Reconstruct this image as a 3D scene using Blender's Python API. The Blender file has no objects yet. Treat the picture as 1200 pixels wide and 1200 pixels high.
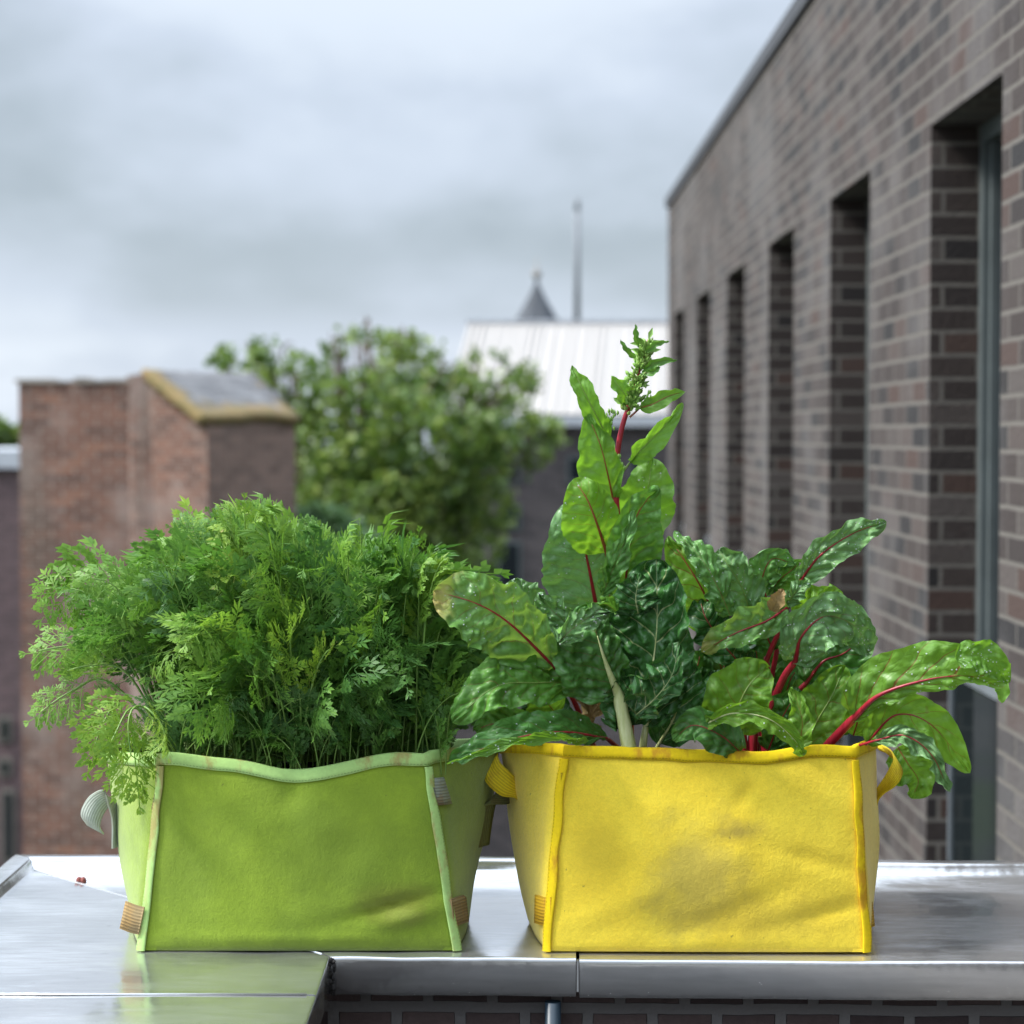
import bpy, bmesh, math, random
import numpy as np
from mathutils import Vector, Matrix, noise
from mathutils.geometry import interpolate_bezier

scene = bpy.context.scene
COL = scene.collection
R = math.radians
PI = math.pi

# ------------------------------------------------------------------ camera frame
F = 2500.0                       # focal length in pixels of a 1200 px frame
CH = 1.65                        # eye height above the terrace floor
PITCH = math.atan(91.0 / F)
CAM = Vector((0, 0, CH))
FWD = Vector((0, math.cos(PITCH), -math.sin(PITCH)))
UP = Vector((0, math.sin(PITCH), math.cos(PITCH)))
RIGHT = Vector((1, 0, 0))
COPE_Z = CH - 0.676               # top of the metal coping
GROUND_Z = -9.0


def at(px, py, Y):
    """A point seen at (px, py) lying in the plane y = Y."""
    d = FWD + RIGHT * ((px - 600) / F) + UP * (-(py - 600) / F)
    return CAM + d * (Y / d.y)


# ------------------------------------------------------------------ object helpers
def link(o, parent=None):
    COL.objects.link(o)
    if parent is not None:
        o.parent = parent
    return o


def tag(o, label=None, cat=None, group=None, kind=None):
    if label: o['label'] = label
    if cat: o['category'] = cat
    if group: o['group'] = group
    if kind: o['kind'] = kind
    return o


def empty(name, loc, label=None, cat=None, group=None, kind=None):
    o = bpy.data.objects.new(name, None)
    o.empty_display_size = 0.05
    o.location = loc
    link(o)
    return tag(o, label, cat, group, kind)


class MB:
    """Collects faces (world coordinates); build() makes one mesh object."""
    def __init__(self):
        self.v, self.f, self.uv, self.mi, self.sm = [], [], [], [], []

    def face(self, pts, uv=None, mi=0, smooth=False):
        b = len(self.v)
        pts = [Vector(p) for p in pts]
        self.v += [tuple(p) for p in pts]
        self.f.append(tuple(range(b, b + len(pts))))
        if uv is None:
            n = Vector((0, 0, 0))
            for i in range(len(pts)):
                a, c = pts[i], pts[(i + 1) % len(pts)]
                n += a.cross(c)
            if n.length > 0: n.normalize()
            if abs(n.z) > 0.85:
                uv = [(p.x, p.y) for p in pts]
            else:
                h = Vector((0, 0, 1)).cross(n)
                h.normalize()
                up = n.cross(h)
                uv = [(p.dot(h), p.dot(up)) for p in pts]
        self.uv += list(uv)
        self.mi.append(mi)
        self.sm.append(smooth)

    def box(self, a, b, mi=0, skip=''):
        x0, y0, z0 = a; x1, y1, z1 = b
        V = Vector
        q = {
            'f': [(x0, y0, z0), (x1, y0, z0), (x1, y0, z1), (x0, y0, z1)],
            'b': [(x1, y1, z0), (x0, y1, z0), (x0, y1, z1), (x1, y1, z1)],
            'l': [(x0, y1, z0), (x0, y0, z0), (x0, y0, z1), (x0, y1, z1)],
            'r': [(x1, y0, z0), (x1, y1, z0), (x1, y1, z1), (x1, y0, z1)],
            't': [(x0, y0, z1), (x1, y0, z1), (x1, y1, z1), (x0, y1, z1)],
            'd': [(x0, y1, z0), (x1, y1, z0), (x1, y0, z0), (x0, y0, z0)],
        }
        for k, p in q.items():
            if k not in skip:
                self.face(p, mi=mi)

    def grid(self, rows, uvs=None, mi=0, smooth=True, closed=False):
        nr, nc = len(rows), len(rows[0])
        b = len(self.v)
        for r in rows:
            self.v += [tuple(p) for p in r]
        for i in range(nr - 1):
            for j in range(nc if closed else nc - 1):
                j2 = (j + 1) % nc
                self.f.append((b + i * nc + j, b + i * nc + j2, b + (i + 1) * nc + j2, b + (i + 1) * nc + j))
                if uvs is None:
                    self.uv += [(j / nc, i / nr), ((j + 1) / nc, i / nr), ((j + 1) / nc, (i + 1) / nr), (j / nc, (i + 1) / nr)]
                else:
                    u2 = uvs[i][j2] if not (closed and j2 == 0) else (uvs[i][j][0] + (uvs[i][1][0] - uvs[i][0][0]), uvs[i][j][1])
                    u3 = uvs[i + 1][j2] if not (closed and j2 == 0) else (uvs[i + 1][j][0] + (uvs[i + 1][1][0] - uvs[i + 1][0][0]), uvs[i + 1][j][1])
                    self.uv += [uvs[i][j], u2, u3, uvs[i + 1][j]]
                self.mi.append(mi)
                self.sm.append(smooth)
        return b

    def tube(self, pts, radii, n=8, mi=0, cap=True):
        pts = [Vector(p) for p in pts]
        if not hasattr(radii, '__len__'): radii = [radii] * len(pts)
        rings = []
        ref = Vector((0.13, 0.2, 1)).normalized()
        prevu = None
        for i, p in enumerate(pts):
            t = (pts[min(i + 1, len(pts) - 1)] - pts[max(i - 1, 0)])
            if t.length < 1e-9: t = Vector((0, 0, 1))
            t.normalize()
            if prevu is None:
                u = t.cross(ref)
                if u.length < 0.05: u = t.cross(Vector((1, 0, 0)))
            else:
                u = prevu - t * prevu.dot(t)
            u.normalize(); prevu = u
            w = t.cross(u)
            rings.append([p + (u * math.cos(2 * PI * k / n) + w * math.sin(2 * PI * k / n)) * radii[i] for k in range(n)])
        b = self.grid(rings, mi=mi, closed=True)
        if cap:
            for base, rev in ((b, True), (b + (len(pts) - 1) * n, False)):
                idx = [base + k for k in range(n)]
                if rev: idx.reverse()
                self.f.append(tuple(idx)); self.uv += [(0, 0)] * n; self.mi.append(mi); self.sm.append(False)

    def build(self, name, mats, parent=None, origin=None):
        me = bpy.data.meshes.new(name)
        v = self.v
        if parent is not None:
            pm = parent_world(parent)
            v = [(a[0] - pm.x, a[1] - pm.y, a[2] - pm.z) for a in v]
        elif origin is not None:
            v = [(a[0] - origin[0], a[1] - origin[1], a[2] - origin[2]) for a in v]
        me.from_pydata(v, [], self.f)
        l = me.uv_layers.new(name='UVMap')
        l.data.foreach_set('uv', np.array(self.uv, dtype=np.float32).ravel())
        me.polygons.foreach_set('material_index', self.mi)
        me.polygons.foreach_set('use_smooth', self.sm)
        if not isinstance(mats, (list, tuple)): mats = [mats]
        for m in mats: me.materials.append(m)
        me.update()
        o = bpy.data.objects.new(name, me)
        if parent is None and origin is not None: o.location = origin
        return link(o, parent)


def parent_world(o):
    p = Vector(o.location)
    while o.parent is not None:
        o = o.parent
        p += Vector(o.location)
    return p


def catmull(pts, n):
    pts = [Vector(p) for p in pts]
    if len(pts) == 2:
        return [pts[0].lerp(pts[1], i / (n - 1)) for i in range(n)]
    P = [pts[0] * 2 - pts[1]] + pts + [pts[-1] * 2 - pts[-2]]
    out = []
    m = len(pts) - 1
    for i in range(n):
        s = i / (n - 1) * m
        k = min(int(s), m - 1); t = s - k
        a, b, c, d = P[k], P[k + 1], P[k + 2], P[k + 3]
        out.append(0.5 * ((2 * b) + (c - a) * t + (2 * a - 5 * b + 4 * c - d) * t * t + (3 * b - a - 3 * c + d) * t ** 3))
    return out


# ------------------------------------------------------------------ node helpers
class NT:
    def __init__(self, name):
        self.m = bpy.data.materials.new(name)
        self.m.use_nodes = True
        self.t = self.m.node_tree
        self.b = self.t.nodes.get('Principled BSDF')
        self.out = self.t.nodes.get('Material Output')

    def n(self, typ, **kw):
        nd = self.t.nodes.new(typ)
        for k, v in kw.items():
            if k.startswith('i_'):
                nd.inputs[k[2:].replace('_', ' ')].default_value = v
            else:
                setattr(nd, k, v)
        return nd

    def l(self, a, b):
        self.t.links.new(a, b)

    def math(self, op, a, b=None, c=None, clamp=False):
        nd = self.t.nodes.new('ShaderNodeMath'); nd.operation = op; nd.use_clamp = clamp
        for i, x in enumerate((a, b, c)):
            if x is None: continue
            if isinstance(x, (int, float)): nd.inputs[i].default_value = x
            else: self.l(x, nd.inputs[i])
        return nd.outputs[0]

    def mix(self, fac, a, b, blend='MIX'):
        nd = self.t.nodes.new('ShaderNodeMix'); nd.data_type = 'RGBA'; nd.blend_type = blend
        ins = [nd.inputs[0], nd.inputs[6], nd.inputs[7]]
        for s, x in zip(ins, (fac, a, b)):
            if isinstance(x, (int, float)): s.default_value = x
            elif isinstance(x, tuple): s.default_value = x if len(x) == 4 else (*x, 1)
            else: self.l(x, s)
        return nd.outputs[2]

    def ramp(self, fac, stops, interp='LINEAR'):
        nd = self.t.nodes.new('ShaderNodeValToRGB')
        cr = nd.color_ramp; cr.interpolation = interp
        while len(cr.elements) < len(stops): cr.elements.new(0.5)
        for e, (p, c) in zip(cr.elements, stops):
            e.position = p
            e.color = (c, c, c, 1) if isinstance(c, (int, float)) else (*c, 1)
        self.l(fac, nd.inputs[0])
        return nd.outputs[0]

    def smooth(self, x, lo, hi, a=0.0, b=1.0):
        nd = self.t.nodes.new('ShaderNodeMapRange'); nd.interpolation_type = 'SMOOTHSTEP'
        self.l(x, nd.inputs[0])
        nd.inputs[1].default_value = lo; nd.inputs[2].default_value = hi
        nd.inputs[3].default_value = a; nd.inputs[4].default_value = b
        return nd.outputs[0]

    def noise(self, vec, scale, detail=3, rough=0.55, dist=0.0):
        nd = self.n('ShaderNodeTexNoise')
        nd.inputs['Scale'].default_value = scale
        nd.inputs['Detail'].default_value = detail
        nd.inputs['Roughness'].default_value = rough
        nd.inputs['Distortion'].default_value = dist
        if vec is not None: self.l(vec, nd.inputs['Vector'])
        return nd.outputs['Fac']

    def mapping(self, vec, scale=(1, 1, 1), loc=(0, 0, 0), rot=(0, 0, 0)):
        nd = self.n('ShaderNodeMapping')
        nd.inputs['Scale'].default_value = scale
        nd.inputs['Location'].default_value = loc
        nd.inputs['Rotation'].default_value = rot
        self.l(vec, nd.inputs['Vector'])
        return nd.outputs[0]

    def bump(self, h, strength=0.3, dist=0.01):
        nd = self.n('ShaderNodeBump')
        nd.inputs['Strength'].default_value = strength
        nd.inputs['Distance'].default_value = dist
        self.l(h, nd.inputs['Height'])
        self.l(nd.outputs[0], self.b.inputs['Normal'])
        return nd.outputs[0]

    def setb(self, **kw):
        for k, v in kw.items():
            s = self.b.inputs[k.replace('_', ' ')]
            if isinstance(v, (int, float)): s.default_value = v
            elif isinstance(v, tuple): s.default_value = (*v, 1) if len(v) == 3 else v
            else: self.l(v, s)


def obj_coord(nt):
    return nt.n('ShaderNodeTexCoord').outputs['Object']


def uv_coord(nt):
    return nt.n('ShaderNodeTexCoord').outputs['UV']


def simple(name, col, rough=0.6, metal=0.0, var=0.15, scale=8.0, bump=0.0):
    nt = NT(name)
    oc = obj_coord(nt)
    f = nt.noise(oc, scale, 4)
    d = tuple(c * (1 - var) for c in col); u = tuple(min(1, c * (1 + var)) for c in col)
    nt.setb(Base_Color=nt.ramp(f, [(0.3, d), (0.7, u)]), Roughness=rough, Metallic=metal)
    if bump: nt.bump(nt.noise(oc, scale * 6, 3), bump, 0.01)
    return nt.m


def brick_mat(name, c1, c2, mortar, bw=0.215, rh=0.07, joint=0.011, patch=None, patch_amt=0.5, patch_scale=1.0,
              accent=None, stain=None, rough=0.9, seed=0.0, bump=0.9, streak=None, ramp_stops=None):
    nt = NT(name)
    uv = uv_coord(nt)
    wob = nt.n('ShaderNodeTexNoise'); wob.inputs['Scale'].default_value = 9; nt.l(uv, wob.inputs['Vector'])
    off = nt.n('ShaderNodeVectorMath', operation='MULTIPLY_ADD')
    nt.l(wob.outputs['Color'], off.inputs[0]); off.inputs[1].default_value = (0.006, 0.006, 0); nt.l(uv, off.inputs[2])
    v = nt.mapping(off.outputs[0], loc=(seed, 0.0, 0))
    br = nt.n('ShaderNodeTexBrick')
    br.offset = 0.5; br.squash = 1.0
    nt.l(v, br.inputs['Vector'])
    br.inputs['Color1'].default_value = (0, 0, 0, 1); br.inputs['Color2'].default_value = (1, 1, 1, 1)
    br.inputs['Mortar'].default_value = (0.5, 0.5, 0.5, 1)
    br.inputs['Scale'].default_value = 1.0
    br.inputs['Mortar Size'].default_value = joint * 0.5
    br.inputs['Mortar Smooth'].default_value = 0.15
    br.inputs['Brick Width'].default_value = bw; br.inputs['Row Height'].default_value = rh
    sep = nt.n('ShaderNodeSeparateColor'); nt.l(br.outputs['Color'], sep.inputs[0])
    rnd = sep.outputs[0]
    mid = tuple((a + b) / 2 for a, b in zip(c1, c2))
    stops = [(0.0, c1), (0.45, mid), (0.9, c2)]
    if accent: stops = [(0.0, c1), (0.45, mid), (0.90, c2), (0.99, accent)]
    if ramp_stops: stops = ramp_stops
    bc = nt.ramp(rnd, stops)
    grain = nt.noise(uv, 60, 4)
    bc = nt.mix(0.35, bc, nt.ramp(grain, [(0.25, 0.25), (0.75, 1.0)]), 'MULTIPLY')
    if patch:
        pn = nt.noise(nt.mapping(uv, scale=(1.0, 0.8, 1), loc=(seed * 3.1, 5.2, 0)), patch_scale, 5, 0.6)
        pf = nt.math('MULTIPLY', nt.smooth(pn, 0.45, 0.66), patch_amt)
        pf = nt.math('MULTIPLY', pf, nt.smooth(grain, 0.25, 0.6, 0.55, 1.0))
        bc = nt.mix(pf, bc, patch)
    if streak:
        sn = nt.noise(nt.mapping(uv, scale=(2.6, 0.35, 1), loc=(seed, 1.0, 0)), 1.0, 4, 0.6)
        bc = nt.mix(nt.math('MULTIPLY', nt.smooth(sn, 0.5, 0.7), 0.6), bc, streak)
    mc = nt.mix(nt.noise(uv, 5, 3), tuple(c * 0.7 for c in mortar), mortar)
    col = nt.mix(br.outputs['Fac'], bc, mc)
    nt.setb(Base_Color=col, Roughness=rough)
    h = nt.math('ADD', nt.math('MULTIPLY', br.outputs['Fac'], -1.0), nt.math('MULTIPLY', grain, 0.35))
    nt.bump(h, bump, 0.012)
    return nt.m


# ------------------------------------------------------------------ materials
M = {}
M['wall_brick'] = brick_mat('dark_brown_brick', (0.043, 0.034, 0.032), (0.092, 0.069, 0.062), (0.135, 0.121, 0.104), patch=(0.125, 0.118, 0.115),
                            patch_amt=0.6, patch_scale=1.1, ramp_stops=[(0.05, (0.013, 0.0105, 0.0105)), (0.35, (0.033, 0.0225, 0.019)), (0.65, (0.045, 0.032, 0.027)), (0.9, (0.076, 0.062, 0.055)), (0.985, (0.056, 0.030, 0.022))], joint=0.013)
M['old_brick'] = brick_mat('old_red_brick', (0.095, 0.044, 0.031), (0.20, 0.090, 0.058), (0.29, 0.235, 0.195), bw=0.225, rh=0.075, patch=(0.30, 0.235, 0.205),
                           patch_amt=0.72, patch_scale=1.3, accent=(0.24, 0.105, 0.062), streak=(0.085, 0.062, 0.045), seed=2.3, joint=0.014)
M['old_brick_plain'] = brick_mat('old_brown_brick', (0.15, 0.092, 0.07), (0.25, 0.155, 0.12), (0.29, 0.245, 0.205), bw=0.225, rh=0.075,
                                 patch=(0.33, 0.28, 0.26), patch_amt=0.6, patch_scale=0.7, seed=7.7)
M['dark_brick'] = brick_mat('dark_grey_brick', (0.055, 0.045, 0.045), (0.10, 0.082, 0.08), (0.14, 0.13, 0.13), rh=0.075, seed=4.4)
M['parapet_brick'] = brick_mat('parapet_brick', (0.05, 0.035, 0.035), (0.10, 0.07, 0.065), (0.17, 0.16, 0.155), bw=0.084, rh=0.225, joint=0.016, seed=1.4)
M['purple_brick'] = brick_mat('purple_brown_brick', (0.10, 0.065, 0.065), (0.16, 0.10, 0.10), (0.19, 0.16, 0.16), rh=0.075, seed=9.4)
M['dark_frame'] = simple('dark_window_frame', (0.085, 0.10, 0.10), 0.45)
M['rail_metal'] = simple('pale_steel_rail', (0.30, 0.34, 0.37), 0.35, 0.6)
M['flashing'] = simple('dark_roof_flashing', (0.07, 0.07, 0.075), 0.5, 0.3)
M['slate'] = simple('grey_slate', (0.10, 0.105, 0.115), 0.6, 0, 0.3, 5, 0.2)
M['stone_cap'] = simple('mortar_cap', (0.33, 0.29, 0.24), 0.9, 0, 0.3, 6, 0.3)
M['stone_dull'] = simple('dull_window_surround', (0.15, 0.135, 0.115), 0.8)
M['gutter'] = simple('pale_gutter', (0.42, 0.44, 0.47), 0.5)
M['mast'] = simple('galvanised_mast', (0.19, 0.20, 0.215), 0.8, 0.0)
M['finial'] = simple('weathered_finial', (0.22, 0.20, 0.18), 0.6)
M['lead'] = simple('spire_slate', (0.060, 0.066, 0.076), 0.85, 0, 0.25, 3)
M['bark'] = simple('bark', (0.09, 0.065, 0.045), 0.95, 0, 0.3, 12, 0.5)
M['asphalt'] = simple('asphalt', (0.05, 0.05, 0.052), 0.9, 0, 0.2, 3)
M['terrace'] = simple('terrace_paving', (0.20, 0.19, 0.18), 0.8, 0, 0.2, 4)
M['soil'] = simple('potting_soil', (0.030, 0.020, 0.014), 0.95, 0, 0.6, 60, 0.8)
M['pipe'] = simple('blue_black_pipe', (0.02, 0.035, 0.05), 0.4)
M['crumb'] = simple('red_clay_crumb', (0.20, 0.06, 0.05), 0.9, 0, 0.4, 300)
M['dirt'] = simple('black_dirt', (0.025, 0.023, 0.022), 0.9, 0, 0.4, 80)


def ground_mat():
    nt = NT('town_ground')
    oc = obj_coord(nt)
    a = nt.noise(oc, 0.05, 5, 0.6)
    col = nt.ramp(a, [(0.35, (0.03, 0.05, 0.018)), (0.5, (0.045, 0.06, 0.028)), (0.56, (0.045, 0.045, 0.043)), (0.7, (0.075, 0.07, 0.066))])
    nt.setb(Base_Color=col, Roughness=0.95)
    return nt.m


M['ground'] = ground_mat()


def glass_mat(name, tint):
    nt = NT(name)
    oc = obj_coord(nt)
    nt.setb(Base_Color=nt.ramp(nt.noise(oc, 0.8, 2), [(0.3, tint), (0.7, tuple(c * 1.5 for c in tint))]), Roughness=0.06, IOR=1.5)
    return nt.m


M['pane'] = glass_mat('dark_window_glass', (0.010, 0.013, 0.015))


def clear_glass():
    nt = NT('balustrade_glass')
    nt.setb(Base_Color=(0.02, 0.028, 0.03), Roughness=0.04, IOR=1.5)
    tr = nt.n('ShaderNodeBsdfTransparent'); tr.inputs[0].default_value = (0.34, 0.38, 0.40, 1)
    mx = nt.n('ShaderNodeMixShader'); mx.inputs[0].default_value = 0.5
    nt.l(tr.outputs[0], mx.inputs[1]); nt.l(nt.b.outputs[0], mx.inputs[2]); nt.l(mx.outputs[0], nt.out.inputs[0])
    return nt.m


M['clear_glass'] = clear_glass()


def white_roof():
    nt = NT('white_metal_roof')
    oc = obj_coord(nt)
    c = nt.mix(nt.noise(nt.mapping(oc, scale=(6, 0.6, 0.6)), 1.0, 3), (0.35, 0.325, 0.305), (0.42, 0.395, 0.37))
    nt.setb(Base_Color=c, Roughness=0.5)
    return nt.m


M['white_roof'] = white_roof()


def moss_roof():
    nt = NT('mossy_slate_roof')
    uv = uv_coord(nt)
    br = nt.n('ShaderNodeTexBrick'); nt.l(uv, br.inputs['Vector'])
    br.inputs['Color1'].default_value = (0.10, 0.10, 0.105, 1); br.inputs['Color2'].default_value = (0.17, 0.17, 0.175, 1)
    br.inputs['Mortar'].default_value = (0.05, 0.05, 0.05, 1)
    br.inputs['Scale'].default_value = 1; br.inputs['Brick Width'].default_value = 0.2; br.inputs['Row Height'].default_value = 0.14
    br.inputs['Mortar Size'].default_value = 0.006
    at_ = nt.n('ShaderNodeAttribute', attribute_name='edge')
    e = at_.outputs['Fac']
    mf = nt.smooth(nt.math('ADD', e, nt.math('MULTIPLY', nt.math('SUBTRACT', nt.noise(uv, 5, 5, 0.65), 0.5), 1.3)), 0.35, 0.7)
    mc = nt.ramp(nt.noise(uv, 9, 4), [(0.3, (0.10, 0.095, 0.035)), (0.5, (0.175, 0.125, 0.045)), (0.7, (0.20, 0.12, 0.055))])
    nt.setb(Base_Color=nt.mix(mf, br.outputs['Color'], mc), Roughness=0.9)
    nt.bump(nt.math('ADD', nt.noise(uv, 25, 4), nt.math('MULTIPLY', mf, 0.8)), 0.6, 0.03)
    return nt.m


M['moss_roof'] = moss_roof()
M['moss'] = simple('orange_moss', (0.20, 0.14, 0.045), 0.95, 0, 0.4, 12, 0.8)


def coping_mat():
    nt = NT('wet_zinc_coping')
    oc = obj_coord(nt)
    big = nt.noise(nt.mapping(oc, scale=(2.2, 5.0, 3.0), loc=(1.3, 0.4, 0)), 1.6, 5, 0.62, 0.3)
    fine = nt.noise(nt.mapping(oc, scale=(4, 30, 30)), 4, 4, 0.6)
    spk = nt.noise(oc, 160, 2, 0.6)
    wet = nt.smooth(big, 0.44, 0.56)
    col = nt.mix(wet, (0.62, 0.62, 0.625), (0.57, 0.57, 0.57))
    col = nt.mix(0.30, col, nt.ramp(fine, [(0.3, 0.55), (0.7, 1.0)]), 'MULTIPLY')
    dirt = nt.smooth(nt.noise(oc, 40, 5, 0.7), 0.62, 0.75)
    col = nt.mix(nt.math('MULTIPLY', dirt, 0.35), col, (0.17, 0.15, 0.13))
    ro = nt.math('ADD', nt.smooth(big, 0.40, 0.60, 0.22, 0.11), nt.math('MULTIPLY', nt.smooth(fine, 0.3, 0.7), 0.05))
    nt.setb(Base_Color=col, Metallic=0.84, Roughness=ro)
    h = nt.math('ADD', nt.math('MULTIPLY', nt.noise(oc, 12, 3), 1.0), nt.math('MULTIPLY', spk, 0.03))
    h = nt.math('ADD', h, nt.math('MULTIPLY', wet, 0.10))
    nt.bump(h, 0.10, 0.012)
    nt.setb(Coat_Weight=nt.math('MULTIPLY', wet, 0.15), Coat_Roughness=0.08)
    return nt.m


M['coping'] = coping_mat()
M['clip'] = simple('bright_joint_strip', (0.72, 0.73, 0.74), 0.3, 0.8)


def felt_mat(name, c, cdark, stains_and_shading, wear=None):
    """stains: (x, y, z, rx, ry, rz, colour, amount) in object coordinates."""
    nt = NT(name)
    oc = obj_coord(nt)
    f1 = nt.noise(oc, 9, 4, 0.6)
    f2 = nt.noise(oc, 420, 3, 0.7)
    f3 = nt.noise(oc, 120, 4, 0.7)
    col = nt.mix(nt.smooth(f1, 0.3, 0.75), c, cdark)
    col = nt.mix(0.5, col, nt.ramp(f2, [(0.3, 0.72), (0.65, 1.0)]), 'MULTIPLY')
    col = nt.mix(0.35, col, nt.ramp(f3, [(0.3, 0.74), (0.65, 1.0)]), 'MULTIPLY')
    speck = nt.smooth(nt.noise(oc, 110, 2, 0.5), 0.75, 0.79)
    col = nt.mix(nt.math('MULTIPLY', speck, 0.5), col, (0.06, 0.05, 0.02))
    nz = nt.noise(oc, 22, 5, 0.62)
    for (x, y, z, rx, ry, rz, sc, am) in stains_and_shading:
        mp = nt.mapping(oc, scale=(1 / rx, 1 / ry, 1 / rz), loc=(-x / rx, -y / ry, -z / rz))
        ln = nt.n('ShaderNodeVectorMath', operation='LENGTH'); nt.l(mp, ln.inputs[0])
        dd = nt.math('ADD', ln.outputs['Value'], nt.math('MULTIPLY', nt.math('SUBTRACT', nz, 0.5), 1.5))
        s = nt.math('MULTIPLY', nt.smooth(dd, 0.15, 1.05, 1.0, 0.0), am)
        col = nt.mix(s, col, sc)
    nt.setb(Base_Color=col, Roughness=0.95, Sheen_Weight=0.25, Sheen_Roughness=0.6, Specular_IOR_Level=0.15)
    h = nt.math('ADD', nt.math('MULTIPLY', f2, 0.5), nt.math('ADD', nt.math('MULTIPLY', f3, 1.1), nt.math('MULTIPLY', nz, 0.6)))
    nt.bump(h, 0.30, 0.0035)
    return nt.m


def tape_mat(name, c, dirtc, dirt_amt=0.5, ribs=0.0, dirt_scale=14, stitch=False):
    """woven tape: UV u runs along in metres, v across 0..1"""
    nt = NT(name)
    uv = uv_coord(nt); oc = obj_coord(nt)
    f = nt.noise(oc, 200, 3)
    col = nt.mix(0.4, c, nt.ramp(f, [(0.3, 0.7), (0.7, 1.0)]), 'MULTIPLY')
    dn = nt.noise(nt.mapping(oc, scale=(1.6, 1.6, 0.75)), dirt_scale, 5, 0.65)
    df = nt.math('MULTIPLY', nt.smooth(dn, 0.50, 0.64), dirt_amt)
    col = nt.mix(df, col, dirtc)
    sep = nt.n('ShaderNodeSeparateXYZ'); nt.l(uv, sep.inputs[0])
    h = nt.math('MULTIPLY', f, 0.4)
    if ribs:
        rb = nt.math('SINE', nt.math('MULTIPLY', sep.outputs[1], ribs * 2 * PI))
        col = nt.mix(nt.smooth(rb, -1, 0.2, 0.55, 0.0), col, tuple(x * 0.45 for x in c))
        h = nt.math('ADD', h, nt.math('MULTIPLY', rb, 0.6))
    if stitch:
        d = nt.math('ABSOLUTE', nt.math('SUBTRACT', sep.outputs[1], 0.16))
        dash = nt.math('GREATER_THAN', nt.math('FRACT', nt.math('MULTIPLY', sep.outputs[0], 230)), 0.4)
        s = nt.math('MULTIPLY', nt.smooth(d, 0.02, 0.055, 1, 0), dash)
        col = nt.mix(nt.math('MULTIPLY', s, 0.55), col, tuple(x * 0.35 for x in c))
        h = nt.math('SUBTRACT', h, s)
    nt.setb(Base_Color=col, Roughness=0.85, Specular_IOR_Level=0.25)
    nt.bump(h, 0.5, 0.001)
    return nt.m


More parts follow.
